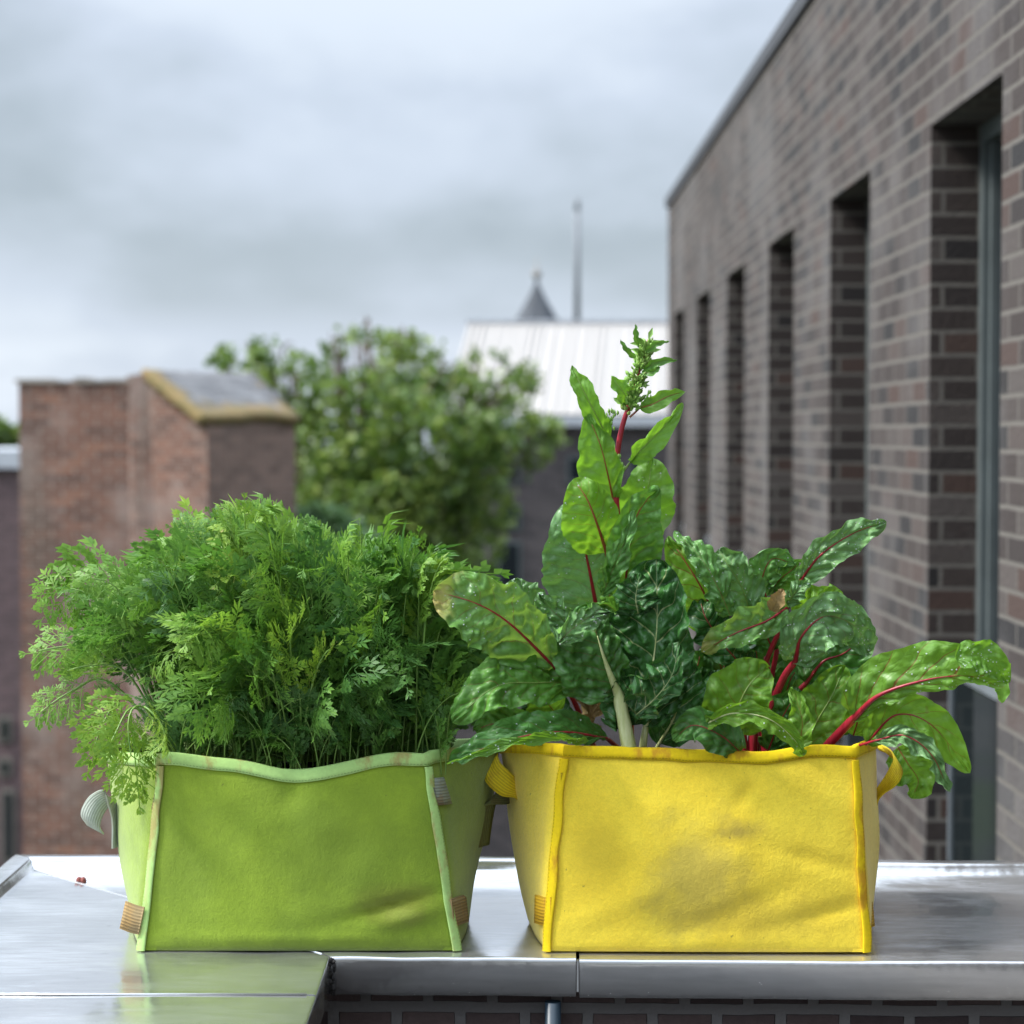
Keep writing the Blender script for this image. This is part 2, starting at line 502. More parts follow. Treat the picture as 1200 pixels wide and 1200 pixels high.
def leaf_mat(name, top, under, vein, trans_col, trans=0.3, rough=0.36, vein_w=0.05, vein_amt=0.75, blister_dark=0.45, tip=None, rib_w=0.035):
    nt = NT(name)
    uv = uv_coord(nt)
    sep = nt.n('ShaderNodeSeparateXYZ'); nt.l(uv, sep.inputs[0])
    av = nt.math('ABSOLUTE', nt.math('MULTIPLY', nt.math('SUBTRACT', sep.outputs[0], 0.5), 2))
    t = sep.outputs[1]
    q = nt.n('ShaderNodeAttribute', attribute_name='q').outputs['Fac']
    oc = obj_coord(nt)
    lat = nt.math('PINGPONG', q, 0.5)
    wid = nt.math('MULTIPLY', nt.math('SUBTRACT', 1.15, av), vein_w)
    lm = nt.math('SUBTRACT', 1.0, nt.math('DIVIDE', lat, nt.math('MAXIMUM', wid, 0.004)), clamp=True)
    lm = nt.smooth(lm, 0.0, 0.6)
    mid = nt.math('SUBTRACT', 1.0, nt.math('DIVIDE', av, nt.math('MULTIPLY', nt.math('SUBTRACT', 1.08, t), rib_w)), clamp=True)
    mid = nt.smooth(mid, 0.0, 0.5)
    comb = nt.n('ShaderNodeCombineXYZ'); nt.l(nt.math('MULTIPLY', sep.outputs[0], 7.0), comb.inputs[0]); nt.l(nt.math('MULTIPLY', q, 2.6), comb.inputs[1])
    vor = nt.n('ShaderNodeTexVoronoi', feature='DISTANCE_TO_EDGE'); nt.l(comb.outputs[0], vor.inputs['Vector']); vor.inputs['Scale'].default_value = 1.0
    ret = nt.smooth(vor.outputs['Distance'], 0.0, 0.09, 1, 0)
    n1 = nt.noise(oc, 26, 4, 0.6); n2 = nt.noise(oc, 140, 3, 0.6)
    base = nt.mix(nt.smooth(n1, 0.3, 0.7), tuple(c * (1 - blister_dark) for c in top), top)
    base = nt.mix(nt.math('MULTIPLY', nt.smooth(n2, 0.3, 0.7), 0.25), base, tuple(min(1, c * 1.35 + 0.004) for c in top))
    base = nt.mix(nt.math('MULTIPLY', ret, 0.32), base, tuple(c * 0.55 for c in top))
    geo = nt.n('ShaderNodeNewGeometry')
    face = nt.math('SUBTRACT', 1.0, geo.outputs['Backfacing'])
    base = nt.mix(geo.outputs['Backfacing'], base, under)
    if tip:
        base = nt.mix(nt.math('MULTIPLY', nt.smooth(nt.math('ADD', t, nt.math('MULTIPLY', nt.math('SUBTRACT', n1, 0.5), 0.35)), 0.80, 0.98), 0.9), base, tip)
    vm = nt.math('MAXIMUM', nt.math('MULTIPLY', lm, 0.72), mid)
    col = nt.mix(nt.math('MULTIPLY', vm, vein_amt), base, vein)
    hole = nt.smooth(nt.noise(oc, 55, 2, 0.4), 0.76, 0.79)
    col = nt.mix(nt.math('MULTIPLY', hole, 0.6), col, (0.16, 0.11, 0.05))
    nt.setb(Base_Color=col, Roughness=nt.smooth(n2, 0.3, 0.7, rough + 0.02, rough + 0.22), Specular_IOR_Level=0.38, Coat_Weight=0.10, Coat_Roughness=0.2)
    h = nt.math('ADD', nt.math('MULTIPLY', n2, 0.5), nt.math('MULTIPLY', n1, 1.2))
    h = nt.math('SUBTRACT', h, nt.math('ADD', nt.math('MULTIPLY', ret, 0.45), nt.math('MULTIPLY', lm, 0.9)))
    nb = nt.bump(h, 0.40, 0.0025)
    tl = nt.n('ShaderNodeBsdfTranslucent')
    nt.l(nt.mix(nt.math('MULTIPLY', vm, 0.8), trans_col, tuple(c * 0.5 for c in vein)), tl.inputs[0])
    mx = nt.n('ShaderNodeMixShader'); mx.inputs[0].default_value = trans
    nt.l(nt.b.outputs[0], mx.inputs[1]); nt.l(tl.outputs[0], mx.inputs[2]); nt.l(mx.outputs[0], nt.out.inputs[0])
    return nt.m


RED = (0.30, 0.012, 0.022); PALE = (0.52, 0.56, 0.25); DKRED = (0.20, 0.01, 0.02)
M['lf_bright'] = leaf_mat('chard_leaf_bright', (0.15, 0.33, 0.032), (0.16, 0.35, 0.034), (0.34, 0.06, 0.02), (0.26, 0.50, 0.03), 0.42, 0.36, 0.035, 0.65, rib_w=0.05)
M['lf_brightgreen'] = leaf_mat('chard_leaf_bright_greenrib', (0.14, 0.32, 0.042), (0.16, 0.34, 0.048), (0.20, 0.34, 0.06), (0.24, 0.48, 0.03), 0.38, 0.36, 0.04, 0.6)
M['lf_mid'] = leaf_mat('chard_leaf_mid', (0.108, 0.285, 0.038), (0.16, 0.33, 0.05), (0.26, 0.05, 0.04), (0.15, 0.34, 0.03), 0.26, 0.30, 0.035, 0.55)
M['lf_grey'] = leaf_mat('chard_leaf_greygreen', (0.125, 0.305, 0.066), (0.15, 0.33, 0.07), (0.30, 0.05, 0.06), (0.14, 0.30, 0.05), 0.20, 0.30, 0.03, 0.55)
M['lf_painted_sheen'] = leaf_mat('chard_leaf_painted_sheen', (0.165, 0.33, 0.115), (0.14, 0.31, 0.06), (0.26, 0.045, 0.06), (0.16, 0.32, 0.06), 0.20, 0.30, 0.03, 0.5, blister_dark=0.35)  # pale top colour has the sky's reflected sheen painted in
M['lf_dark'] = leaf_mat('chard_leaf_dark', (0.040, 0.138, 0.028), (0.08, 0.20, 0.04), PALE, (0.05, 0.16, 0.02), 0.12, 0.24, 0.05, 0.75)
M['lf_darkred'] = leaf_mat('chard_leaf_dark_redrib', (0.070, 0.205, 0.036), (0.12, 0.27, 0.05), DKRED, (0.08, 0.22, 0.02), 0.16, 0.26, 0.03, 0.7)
M['lf_redvein'] = leaf_mat('chard_leaf_redvein', (0.15, 0.33, 0.036), (0.15, 0.34, 0.036), (0.24, 0.012, 0.02), (0.24, 0.46, 0.03), 0.36, 0.34, 0.06, 0.95)
M['lf_yellowing'] = leaf_mat('chard_leaf_yellowing', (0.135, 0.31, 0.065), (0.18, 0.33, 0.07), (0.28, 0.06, 0.05), (0.24, 0.40, 0.05), 0.30, 0.32, 0.03, 0.55, tip=(0.46, 0.36, 0.11))
M['lf_brown'] = leaf_mat('chard_leaf_withered', (0.30, 0.20, 0.08), (0.34, 0.24, 0.10), (0.22, 0.12, 0.05), (0.3, 0.2, 0.06), 0.2, 0.7, 0.05, 0.5)


def stalk_mat(name, c1, c2, rough=0.32):
    nt = NT(name)
    oc = obj_coord(nt)
    s = nt.noise(nt.mapping(oc, scale=(3, 3, 0.6)), 60, 4)
    nt.setb(Base_Color=nt.ramp(s, [(0.3, c1), (0.7, c2)]), Roughness=rough)
    nt.bump(s, 0.3, 0.001)
    return nt.m


M['st_red'] = stalk_mat('red_stalk', (0.22, 0.006, 0.018), (0.36, 0.018, 0.035))
M['st_redbrown'] = stalk_mat('redbrown_stalk', (0.22, 0.03, 0.02), (0.30, 0.09, 0.03))
M['st_pale'] = stalk_mat('pale_stalk', (0.36, 0.42, 0.14), (0.58, 0.60, 0.32))
M['st_green'] = stalk_mat('green_stalk', (0.16, 0.26, 0.05), (0.26, 0.36, 0.09))


def carrot_mat():
    nt = NT('carrot_leaf')
    a = nt.n('ShaderNodeAttribute', attribute_name='tint').outputs['Fac']
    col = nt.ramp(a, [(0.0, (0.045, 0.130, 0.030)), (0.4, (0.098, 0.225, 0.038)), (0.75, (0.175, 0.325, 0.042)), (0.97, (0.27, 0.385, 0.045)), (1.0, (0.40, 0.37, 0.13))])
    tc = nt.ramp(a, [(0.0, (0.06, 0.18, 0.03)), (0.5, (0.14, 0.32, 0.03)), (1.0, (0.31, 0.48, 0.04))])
    nt.setb(Base_Color=col, Roughness=0.5, Specular_IOR_Level=0.35)
    tl = nt.n('ShaderNodeBsdfTranslucent'); nt.l(tc, tl.inputs[0])
    mx = nt.n('ShaderNodeMixShader'); mx.inputs[0].default_value = 0.36
    nt.l(nt.b.outputs[0], mx.inputs[1]); nt.l(tl.outputs[0], mx.inputs[2]); nt.l(mx.outputs[0], nt.out.inputs[0])
    return nt.m


M['bud'] = stalk_mat('green_bud', (0.15, 0.31, 0.05), (0.28, 0.44, 0.09), 0.5)
M['carrot'] = carrot_mat()
M['carrot_stalk'] = stalk_mat('carrot_stalk', (0.10, 0.21, 0.035), (0.20, 0.32, 0.06), 0.45)


def crown_mat(name, a, b, c):
    nt = NT(name)
    t = nt.n('ShaderNodeAttribute', attribute_name='tint').outputs['Fac']
    col = nt.ramp(t, [(0.0, a), (0.5, b), (1.0, c)])
    nt.setb(Base_Color=col, Roughness=0.5)
    tl = nt.n('ShaderNodeBsdfTranslucent'); nt.l(nt.mix(0.3, col, (0.2, 0.4, 0.03)), tl.inputs[0])
    mx = nt.n('ShaderNodeMixShader'); mx.inputs[0].default_value = 0.3
    nt.l(nt.b.outputs[0], mx.inputs[1]); nt.l(tl.outputs[0], mx.inputs[2]); nt.l(mx.outputs[0], nt.out.inputs[0])
    return nt.m


M['crown'] = crown_mat('tree_leaf', (0.055, 0.105, 0.022), (0.12, 0.19, 0.036), (0.26, 0.32, 0.06))
M['crown_pale'] = crown_mat('pale_shrub_leaf', (0.06, 0.13, 0.05), (0.12, 0.22, 0.09), (0.20, 0.30, 0.13))


# ------------------------------------------------------------------ setting
mb = MB(); mb.face([(-400, -300, GROUND_Z), (400, -300, GROUND_Z), (400, 900, GROUND_Z), (-400, 900, GROUND_Z)])
tag(mb.build('ground', M['ground']), kind='structure')
mb = MB(); mb.face([(-30, 22, GROUND_Z + 0.004), (30, 22, GROUND_Z + 0.004), (30, 29, GROUND_Z + 0.004), (-30, 29, GROUND_Z + 0.004)])
tag(mb.build('road', M['asphalt']), kind='structure')

# ---- long brick building on the right
WX = 1.25; WTOP = CH + 1.845; WIN_TOP = CH + 0.92; WY0, WY1 = -4.0, 17.15; WIN_BOT = 0.0
win_far = [6.40 + 2.012 * k for k in range(-4, 6)]
WW = 0.93; REV = 0.20
bld = empty('brick_building', (WX, 6.0, GROUND_Z), 'long dark brown brick building with a row of tall deep-set windows', 'building')
mb = MB()
wins = [(f - WW, f) for f in win_far if f - WW > WY0 + 0.2]
wq = lambda y0, y1, z0, z1: mb.face([(WX, y1, z0), (WX, y0, z0), (WX, y0, z1), (WX, y1, z1)])
wq(WY0, WY1, WIN_TOP, WTOP)
wq(WY0, WY1, GROUND_Z, WIN_BOT)
ys = [WY0] + [y for w in wins for y in w] + [WY1]
for i in range(0, len(ys), 2):
    wq(ys[i], ys[i + 1], WIN_BOT, WIN_TOP)
for (a, b) in wins:
    x1 = WX + REV
    mb.face([(WX, b, WIN_BOT), (x1, b, WIN_BOT), (x1, b, WIN_TOP), (WX, b, WIN_TOP)])      # far reveal, faces the camera
    mb.face([(x1, a, WIN_BOT), (WX, a, WIN_BOT), (WX, a, WIN_TOP), (x1, a, WIN_TOP)])
    mb.face([(WX, a, WIN_TOP), (WX, b, WIN_TOP), (x1, b, WIN_TOP), (x1, a, WIN_TOP)])
    mb.face([(WX, b, WIN_BOT), (WX, a, WIN_BOT), (x1, a, WIN_BOT), (x1, b, WIN_BOT)])
mb.face([(WX + 9, WY1, GROUND_Z), (WX, WY1, GROUND_Z), (WX, WY1, WTOP), (WX + 9, WY1, WTOP)])
mb.face([(WX, WY0, GROUND_Z), (WX + 9, WY0, GROUND_Z), (WX + 9, WY0, WTOP), (WX, WY0, WTOP)])
mb.face([(WX + 9, WY0, GROUND_Z), (WX + 9, WY1, GROUND_Z), (WX + 9, WY1, WTOP), (WX + 9, WY0, WTOP)])
mb.build('wall', M['wall_brick'], bld)
mb = MB(); mb.face([(WX, WY0, WTOP), (WX + 9, WY0, WTOP), (WX + 9, WY1, WTOP), (WX, WY1, WTOP)])
mb.build('roof', M['flashing'], bld)
mb = MB(); mb.box((WX - 0.025, WY0 - 0.02, WTOP + 0.004), (WX + 0.30, WY1 + 0.02, WTOP + 0.040))
mb.box((WX - 0.022, WY0 - 0.017, WTOP - 0.035), (WX - 0.004, WY1 + 0.017, WTOP + 0.003))
mb.build('roof_flashing', M['flashing'], bld)
for (a, b) in wins:
    x0, x1 = WX + REV - 0.055, WX + REV + 0.02
    fw = 0.055
    mb = MB()
    e = 0.004
    mb.box((x0, a + e, WIN_BOT + e), (x1, a + fw, WIN_TOP - e)); mb.box((x0, b - fw, WIN_BOT + e), (x1, b - e, WIN_TOP - e))
    mb.box((x0, a + fw, WIN_TOP - fw), (x1, b - fw, WIN_TOP - e)); mb.box((x0, a + fw, WIN_BOT + e), (x1, b - fw, WIN_BOT + fw))
    mb.box((x0 + 0.02, a + fw, WIN_BOT + fw), (x1, a + fw + 0.03, WIN_TOP - fw)); mb.box((x0 + 0.02, b - fw - 0.03, WIN_BOT + fw), (x1, b - fw, WIN_TOP - fw))
    fr = mb.build('window', M['dark_frame'], bld)
    mb = MB(); mb.box((x0 + 0.04, a + fw + 0.03, WIN_BOT + fw), (x0 + 0.052, b - fw - 0.03, WIN_TOP - fw))
    mb.build('pane', M['pane'], fr)
    # glass safety balustrade fixed in the opening
    bt = CH - 0.69
    mb = MB(); bx = WX + 0.075
    mb.box((bx - 0.012, b - 0.035, 0.01), (bx + 0.016, b - 0.006, bt)); mb.box((bx - 0.012, a + 0.006, 0.01), (bx + 0.016, a + 0.035, bt))
    mb.box((bx - 0.012, a + 0.035, bt - 0.03), (bx + 0.016, b - 0.035, bt))
    ba = mb.build('balustrade', M['rail_metal'], bld)
    mb = MB(); mb.box((bx - 0.005, a + 0.036, 0.02), (bx + 0.007, b - 0.036, bt - 0.031))
    mb.build('glass_panel', M['clear_glass'], ba)

# ---- old brick outbuilding on the left, 20 m away
Z0 = GROUND_Z
def P2(px, py, Y): return at(px, py, Y)
old = empty('old_brick_outbuilding', at(180, 500, 20.0) * 1, 'weathered red brick outbuilding with mossy sloping roof beside the tree', 'building')
old.location.z = Z0
A0 = at(22, 449, 20.2); A1 = at(152, 447, 20.0)
mb = MB()
zt = A0.z
Aback = 24.0
xl, xr = A0.x, A1.x
mb.face([(xl, 20.2, Z0), (xr, 20.0, Z0), (xr, 20.0, zt), (xl, 20.2, zt)])
mb.face([(xl - 0.15, Aback, Z0), (xl, 20.2, Z0), (xl, 20.2, zt), (xl - 0.15, Aback, zt)])
mb.face([(xl, 20.2, zt), (xr, 20.0, zt), (xr, Aback, zt), (xl - 0.15, Aback, zt)])
mb.build('wall', M['old_brick'], old)
# jagged mortar capping on the old wall
mb = MB(); random.seed(3)
x = xl - 0.03
while x < xr - 0.05:
    w = random.uniform(0.12, 0.3); h = random.uniform(0.015, 0.05)
    x2 = min(x + w, xr)
    yy = 20.2 + (20.0 - 20.2) * (x - xl) / (xr - xl)
    mb.box((x, yy - 0.04, zt + 0.002), (x2 - 0.002, yy + 0.35, zt + 0.004 + h))
    x = x2
mb.build('wall_cap', M['stone_cap'], old)
# gabled part
C_ = at(243, 487, 19.5); Gt = at(168, 433, 20.05); E_ = at(346, 486, 20.9); Gl = at(153, 447, 20.02)
mb = MB()
mb.face([(xr - 0.03, 20.012, Z0), (C_.x, 19.5, Z0), (C_.x, 19.5, C_.z), (Gt.x + 0.05, 19.97, Gt.z - 0.03), (xr - 0.03, 20.012, Gl.z + 0.05)])
mb.build('gable_wall', M['old_brick'], old)
mb = MB()
mb.face([(C_.x, 19.5, Z0), (E_.x, 20.9, Z0), (E_.x, 20.9, C_.z), (C_.x, 19.5, C_.z)])
mb.face([(E_.x, 20.9, Z0), (E_.x - 1.0, 23.5, Z0), (E_.x - 1.0, 23.5, C_.z), (E_.x, 20.9, C_.z)])
mb.build('side_wall', M['old_brick_plain'], old)
# sloping roof as a grid with an 'edge' attribute for the moss
n = 14
rc = Vector((C_.x - 0.02, 19.38, C_.z + 0.0)); re_ = Vector((E_.x + 0.06, 20.86, C_.z + 0.0))
rt = Vector((Gt.x, 20.0, Gt.z)); rte = at(300, 437, 21.7)
rows = []
edge = []
for i in range(n + 1):
    r = []
    for j in range(n + 1):
        u, v = j / n, i / n
        p = rc.lerp(re_, u).lerp(rt.lerp(rte, u), v)
        p = p + Vector((0, 0, 0.03 * noise.noise(p * 4)))
        r.append(p); edge.append(max(0.92 - v * 1.7, 0.8 - u * 2.8, 0.2) + (0.25 if u > 0.9 else 0))
    rows.append(r)
mb = MB(); uvs = [[((rows[i][j] - rows[0][0]).dot((re_ - rc).normalized()), (i / n) * (rt - rc).length) for j in range(n + 1)] for i in range(n + 1)]
mb.grid(rows, uvs)
ro = mb.build('roof', M['moss_roof'], old)
a = ro.data.attributes.new('edge', 'FLOAT', 'POINT'); a.data.foreach_set('value', edge)
s = ro.modifiers.new('thick', 'SOLIDIFY'); s.thickness = 0.09; s.offset = -1
# ---- far terrace house, left edge
fh = empty('far_house', at(-40, 550, 30), 'purple brown brick house with pale flat parapet at the left edge', 'building'); fh.location.z = Z0
p0 = at(-260, 549, 30); p1 = at(21, 549, 30)
mb = MB(); mb.box((p0.x, 30, Z0), (p1.x + 0.6, 36, p1.z)); mb.build('wall', M['purple_brick'], fh)
mb = MB(); mb.box((p0.x - 0.05, 29.9, p1.z + 0.003), (p1.x + 0.65, 36.1, p1.z + 0.26)); mb.build('parapet_band', M['gutter'], fh)
for (px0, px1, py0, py1) in ((-2, 14, 840, 870), (-2, 14, 888, 910), (2, 18, 925, 1010), (-70, -40, 640, 720)):
    a_, b_ = at(px0, py1, 29.97), at(px1, py0, 29.97)
    mb = MB(); mb.box((a_.x, 29.95, a_.z), (b_.x, 29.994, b_.z)); w = mb.build('window', M['stone_dull'], fh)
    mb = MB(); mb.box((a_.x + 0.05, 29.93, a_.z + 0.05), (b_.x - 0.05, 29.948, b_.z - 0.05)); mb.build('pane', M['pane'], w)

# ---- white-roofed building in the middle distance
YB = 34.0
wb = empty('white_roof_building', at(650, 500, YB), 'dark brick building with sloping white metal roof behind the tree', 'building'); wb.location.z = Z0
eL = at(519, 486, YB); eR_x = 5.2; tL = at(549, 379, YB + 1.7)
ez, tz = eL.z, tL.z
mb = MB()
bx0, bx1, by0, by1 = eL.x, eR_x, YB, YB + 9
tx0, tx1, ty0, ty1 = tL.x, eR_x - 0.4, YB + 1.7, YB + 7.3
B = [Vector(p) for p in ((bx0, by0, ez), (bx1, by0, ez), (bx1, by1, ez), (bx0, by1, ez))]
T = [Vector(p) for p in ((tx0, ty0, tz), (tx1, ty0, tz), (tx1, ty1, tz), (tx0, ty1, tz))]
for i in range(4):
    j = (i + 1) % 4
    mb.face([B[i], B[j], T[j], T[i]])
mb.face(T)
ro = mb.build('roof', M['white_roof'], wb)
mb = MB(); random.seed(2)
k = 0
x = bx0 + 0.05
nrm = (B[1] - B[0]).cross(T[0] - B[0]).normalized()
while x < bx1 - 0.1:
    f = (x - bx0) / (bx1 - bx0)
    lo = B[0].lerp(B[1], f); hi = Vector((lo.x + (T[0].x - B[0].x) * (1 - f), T[0].y, T[0].z))
    w = 0.010
    for s1 in (1,):
        o = nrm * 0.028
        mb.face([lo + Vector((-w, 0, 0)) + o, lo + Vector((w, 0, 0)) + o, hi + Vector((w, 0, 0)) + o, hi + Vector((-w, 0, 0)) + o])
        mb.face([lo + Vector((-w, 0, 0)), lo + Vector((-w, 0, 0)) + o, hi + Vector((-w, 0, 0)) + o, hi + Vector((-w, 0, 0))])
        mb.face([lo + Vector((w, 0, 0)) + o, lo + Vector((w, 0, 0)), hi + Vector((w, 0, 0)), hi + Vector((w, 0, 0)) + o])
    x += random.choice((0.11, 0.13, 0.16, 0.20))
mb.build('standing_seam', M['white_roof'], ro)
mb = MB(); mb.box((tx0 - 0.03, ty0 - 0.03, tz + 0.003), (tx1 + 0.03, ty1, tz + 0.06)); mb.build('ridge_cap', M['gutter'], ro)
mb = MB(); mb.box((bx0 - 0.08, by0 - 0.16, ez - 0.18), (bx1, by0 - 0.004, ez - 0.03)); mb.build('gutter', M['gutter'], wb)
mb = MB(); mb.box((bx0 + 0.03, by0 + 0.05, Z0), (bx1 - 0.05, by1 - 0.05, ez - 0.004)); mb.build('wall', M['dark_brick'], wb)
for (px0, px1) in ((520, 536), (582, 611), (664, 690), (738, 764)):
    for (py0, py1) in ((508, 566), (590, 622), (634, 690), (720, 790)):
        if px0 == 520 and py0 > 580: continue
        if px0 != 520 and py0 == 508: py0, py1 = 534, 566
        a_, b_ = at(px0, py1, YB + 0.03), at(px1, py0, YB + 0.03)
        mb = MB(); mb.box((a_.x, YB + 0.015, a_.z), (b_.x, YB + 0.045, b_.z)); w = mb.build('window', M['dark_frame'] if px0 != 520 else M['gutter'], wb)
        mb = MB(); mb.box((a_.x + 0.05, YB, a_.z + 0.05), (b_.x - 0.05, YB + 0.012, b_.z - 0.05)); mb.build('pane', M['pane'], w)

# ---- church spire and mast beyond
YS = 70.0
sp = empty('church_spire', at(629, 500, YS), 'small pointed grey slate spire with finial above the white roof', 'spire'); sp.location.z = Z0
c0 = at(629, 378, YS); apex = at(629, 328, YS)
prof = [(0.0, 0.80), (0.10, 0.71), (0.30, 0.535), (0.5, 0.37), (0.7, 0.215), (0.85, 0.11), (1.0, 0.03)]
mb = MB()
rings = []
for (h, r) in prof:
    z = c0.z + (apex.z - c0.z) * h
    rings.append([Vector((c0.x + r * math.cos(PI / 8 + 2 * PI * k / 8), YS + r * math.sin(PI / 8 + 2 * PI * k / 8), z)) for k in range(8)])
mb.grid(rings, closed=True, smooth=False)
mb.build('spire_roof', M['lead'], sp)
mb = MB(); mb.tube([(c0.x, YS, Z0), (c0.x, YS, c0.z - 0.004)], 0.70, 8); mb.build('tower', M['stone_cap'], sp)
mb = MB(); az = apex.z
mb.tube([(c0.x, YS, az), (c0.x, YS, az + 0.10), (c0.x, YS, az + 0.18), (c0.x, YS, az + 0.26), (c0.x, YS, az + 0.36), (c0.x, YS, az + 0.70)], [0.04, 0.13, 0.16, 0.13, 0.03, 0.02], 8)
mb.build('finial', M['finial'], sp)
YM = 60.0
ma = empty('tall_mast', at(676, 500, YM), 'thin tall grey mast rising behind the white roof', 'mast'); ma.location.z = Z0
mt, mb_ = at(676.5, 232, YM), at(676.5, 376, YM)
mb = MB(); mb.tube([(mt.x, YM, Z0), (mt.x, YM, mb_.z)], [0.16, 0.13], 10); mb.tube([(mt.x, YM, mb_.z), (mt.x, YM, mt.z - 0.3)], [0.085, 0.07], 10)
mb.build('pole', M['mast'], ma)
mb = MB(); mb.tube([(mt.x, YM, mt.z - 0.35), (mt.x, YM, mt.z)], [0.073, 0.068], 10); mb.build('mast_head', M['mast'], ma)


# ------------------------------------------------------------------ trees
def leaf_cloud(name, mat, parent, centres, count, size, seed, zflat=0.85, shell=0.35):
    rng = np.random.default_rng(seed)
    w = np.array([c[3] ** 2 * (c[4] if len(c) > 4 else 1) for c in centres]); w = w / w.sum()
    which = rng.choice(len(centres), count, p=w)
    C = np.array([c[:3] for c in centres])[which]; Rr = np.array([c[3] for c in centres])[which]
    # leaves sit in small twig clusters so that gaps show between them
    ncl = count // 16
    cl_c = rng.choice(len(centres), ncl, p=w)
    d = rng.normal(size=(ncl, 3)); d /= np.linalg.norm(d, axis=1)[:, None]
    rad = (shell + (1 - shell) * rng.random(ncl)) ** 0.6
    CC = np.array([c[:3] for c in centres])[cl_c] + d * (rad * np.array([c[3] for c in centres])[cl_c])[:, None] * np.array([1, 1, zflat])
    cid = rng.integers(0, ncl, count)
    clr = np.array([c[3] for c in centres])[cl_c][cid]
    Pp = CC[cid] + rng.normal(size=(count, 3)) * (0.14 * np.minimum(clr, 0.9) * 0.8)[:, None]
    ax = rng.normal(size=(count, 3)); ax /= np.linalg.norm(ax, axis=1)[:, None]
    b = rng.normal(size=(count, 3)); b -= ax * (ax * b).sum(1)[:, None]; b /= np.linalg.norm(b, axis=1)[:, None]
    L = size * rng.uniform(0.6, 1.35, count)[:, None]; W = L * 0.42
    v = np.stack([Pp, Pp + ax * L * 0.5 + b * W, Pp + ax * L, Pp + ax * L * 0.5 - b * W], 1).reshape(-1, 3)
    pw = np.array(parent_world(parent))
    me = bpy.data.meshes.new(name)
    me.vertices.add(len(v)); me.vertices.foreach_set('co', (v - pw).astype(np.float32).ravel())
    me.loops.add(count * 4); me.loops.foreach_set('vertex_index', np.arange(count * 4, dtype=np.int32))
    me.polygons.add(count); me.polygons.foreach_set('loop_start', np.arange(0, count * 4, 4, dtype=np.int32))
    tint = np.clip(rng.normal(0.45, 0.16, count) + (rng.random(ncl) - 0.5)[cid] * 0.75, 0, 1)
    a = me.attributes.new('tint', 'FLOAT', 'POINT'); a.data.foreach_set('value', np.repeat(tint, 4).astype(np.float32))
    me.materials.append(mat); me.update(calc_edges=True)
    return link(bpy.data.objects.new(name, me), parent)


def tree(name, base, lobes, count, size, seed, label, trunk_r=0.2, mat='crown', cat='tree'):
    root = empty(name, base, label, cat)
    rnd = random.Random(seed)
    mb = MB()
    top = Vector((sum(l[0] for l in lobes) / len(lobes), sum(l[1] for l in lobes) / len(lobes), 0))
    zmin = min(l[2] - l[3] for l in lobes); zmax = max(l[2] for l in lobes)
    fork = Vector((base[0] * 0.6 + top.x * 0.4, base[1] * 0.6 + top.y * 0.4, zmin + (zmax - zmin) * 0.12))
    pts = catmull([Vector(base), Vector(base).lerp(fork, 0.5) + Vector((0.1, 0, 0)), fork, Vector((top.x, top.y, zmin + (zmax - zmin) * 0.8))], 14)
    mb.tube(pts, [trunk_r * (1 - 0.8 * i / 13) for i in range(14)], 9)
    for l in lobes:
        k = rnd.randint(6, 10)
        s = pts[k]; c = Vector(l[:3])
        m_ = s.lerp(c, 0.5) + Vector((rnd.uniform(-.2, .2), rnd.uniform(-.2, .2), 0.15 * l[3]))
        lp = catmull([s, m_, c + Vector((0, 0, l[3] * 0.4))], 8)
        mb.tube(lp, [trunk_r * 0.38 * (1 - 0.8 * i / 7) for i in range(8)], 6)
        for q_ in range(5):
            d = Vector((rnd.gauss(0, 1), rnd.gauss(0, 1), rnd.gauss(0.3, 1))).normalized() * l[3] * 0.8
            s2 = lp[rnd.randint(3, 7)]
            mb.tube([s2, s2.lerp(c + d, 0.5) + Vector((0, 0, 0.05)), c + d], [trunk_r * 0.12, trunk_r * 0.08, trunk_r * 0.03], 5)
    mb.build('trunk', M['bark'], root)
    leaf_cloud('crown', M[mat], root, lobes, count, size, seed)
    return root


def lobes_px(lst, Y, dy=0.7, seed=1):
    rnd = random.Random(seed)
    out = []
    for e in lst:
        px, py, r = e[:3]
        y = Y + rnd.uniform(-dy, dy)
        p = at(px, py, y)
        out.append((p.x, p.y, p.z, r * y / F, e[3] if len(e) > 3 else 1.0))
    return out


lob = lobes_px([(425, 425, 55, .32), (392, 440, 45, .34), (478, 430, 52, .3), (345, 455, 50, .55), (296, 430, 40, .6), (330, 425, 34, .5), (258, 424, 16, .5), (515, 462, 50, .7),
                (420, 510, 85, .75), (490, 525, 80, .75), (365, 530, 70, .8), (432, 384, 24, .35), (472, 394, 18, .3), (392, 404, 20, .3), (520, 430, 24, .3), (560, 440, 42, .3), (600, 446, 38, .32), (580, 492, 46, .6),
                (632, 520, 40, .6), (560, 520, 48, .8), (430, 600, 95, 1.2), (510, 600, 80, 1.1), (540, 655, 50, .9), (350, 620, 70, 1.1), (450, 680, 95, 1.1), (560, 590, 45, .7), (370, 700, 80, 1)], 25.0, 0.9)
tree('broadleaf_tree', (at(440, 600, 25).x, 25.0, GROUND_Z), lob, 19000, 0.10, 5, 'airy broadleaf tree rising between the brick outbuilding and the white roof', 0.17)
lob = lobes_px([(-15, 505, 26), (-50, 495, 40), (5, 520, 22), (-90, 520, 40), (-30, 540, 40)], 46.0, 1.0, 3)
tree('broadleaf_tree', (at(-40, 600, 46).x, 46.0, GROUND_Z), lob, 5000, 0.2, 8, 'distant green tree showing above the far house at the left edge', 0.3)
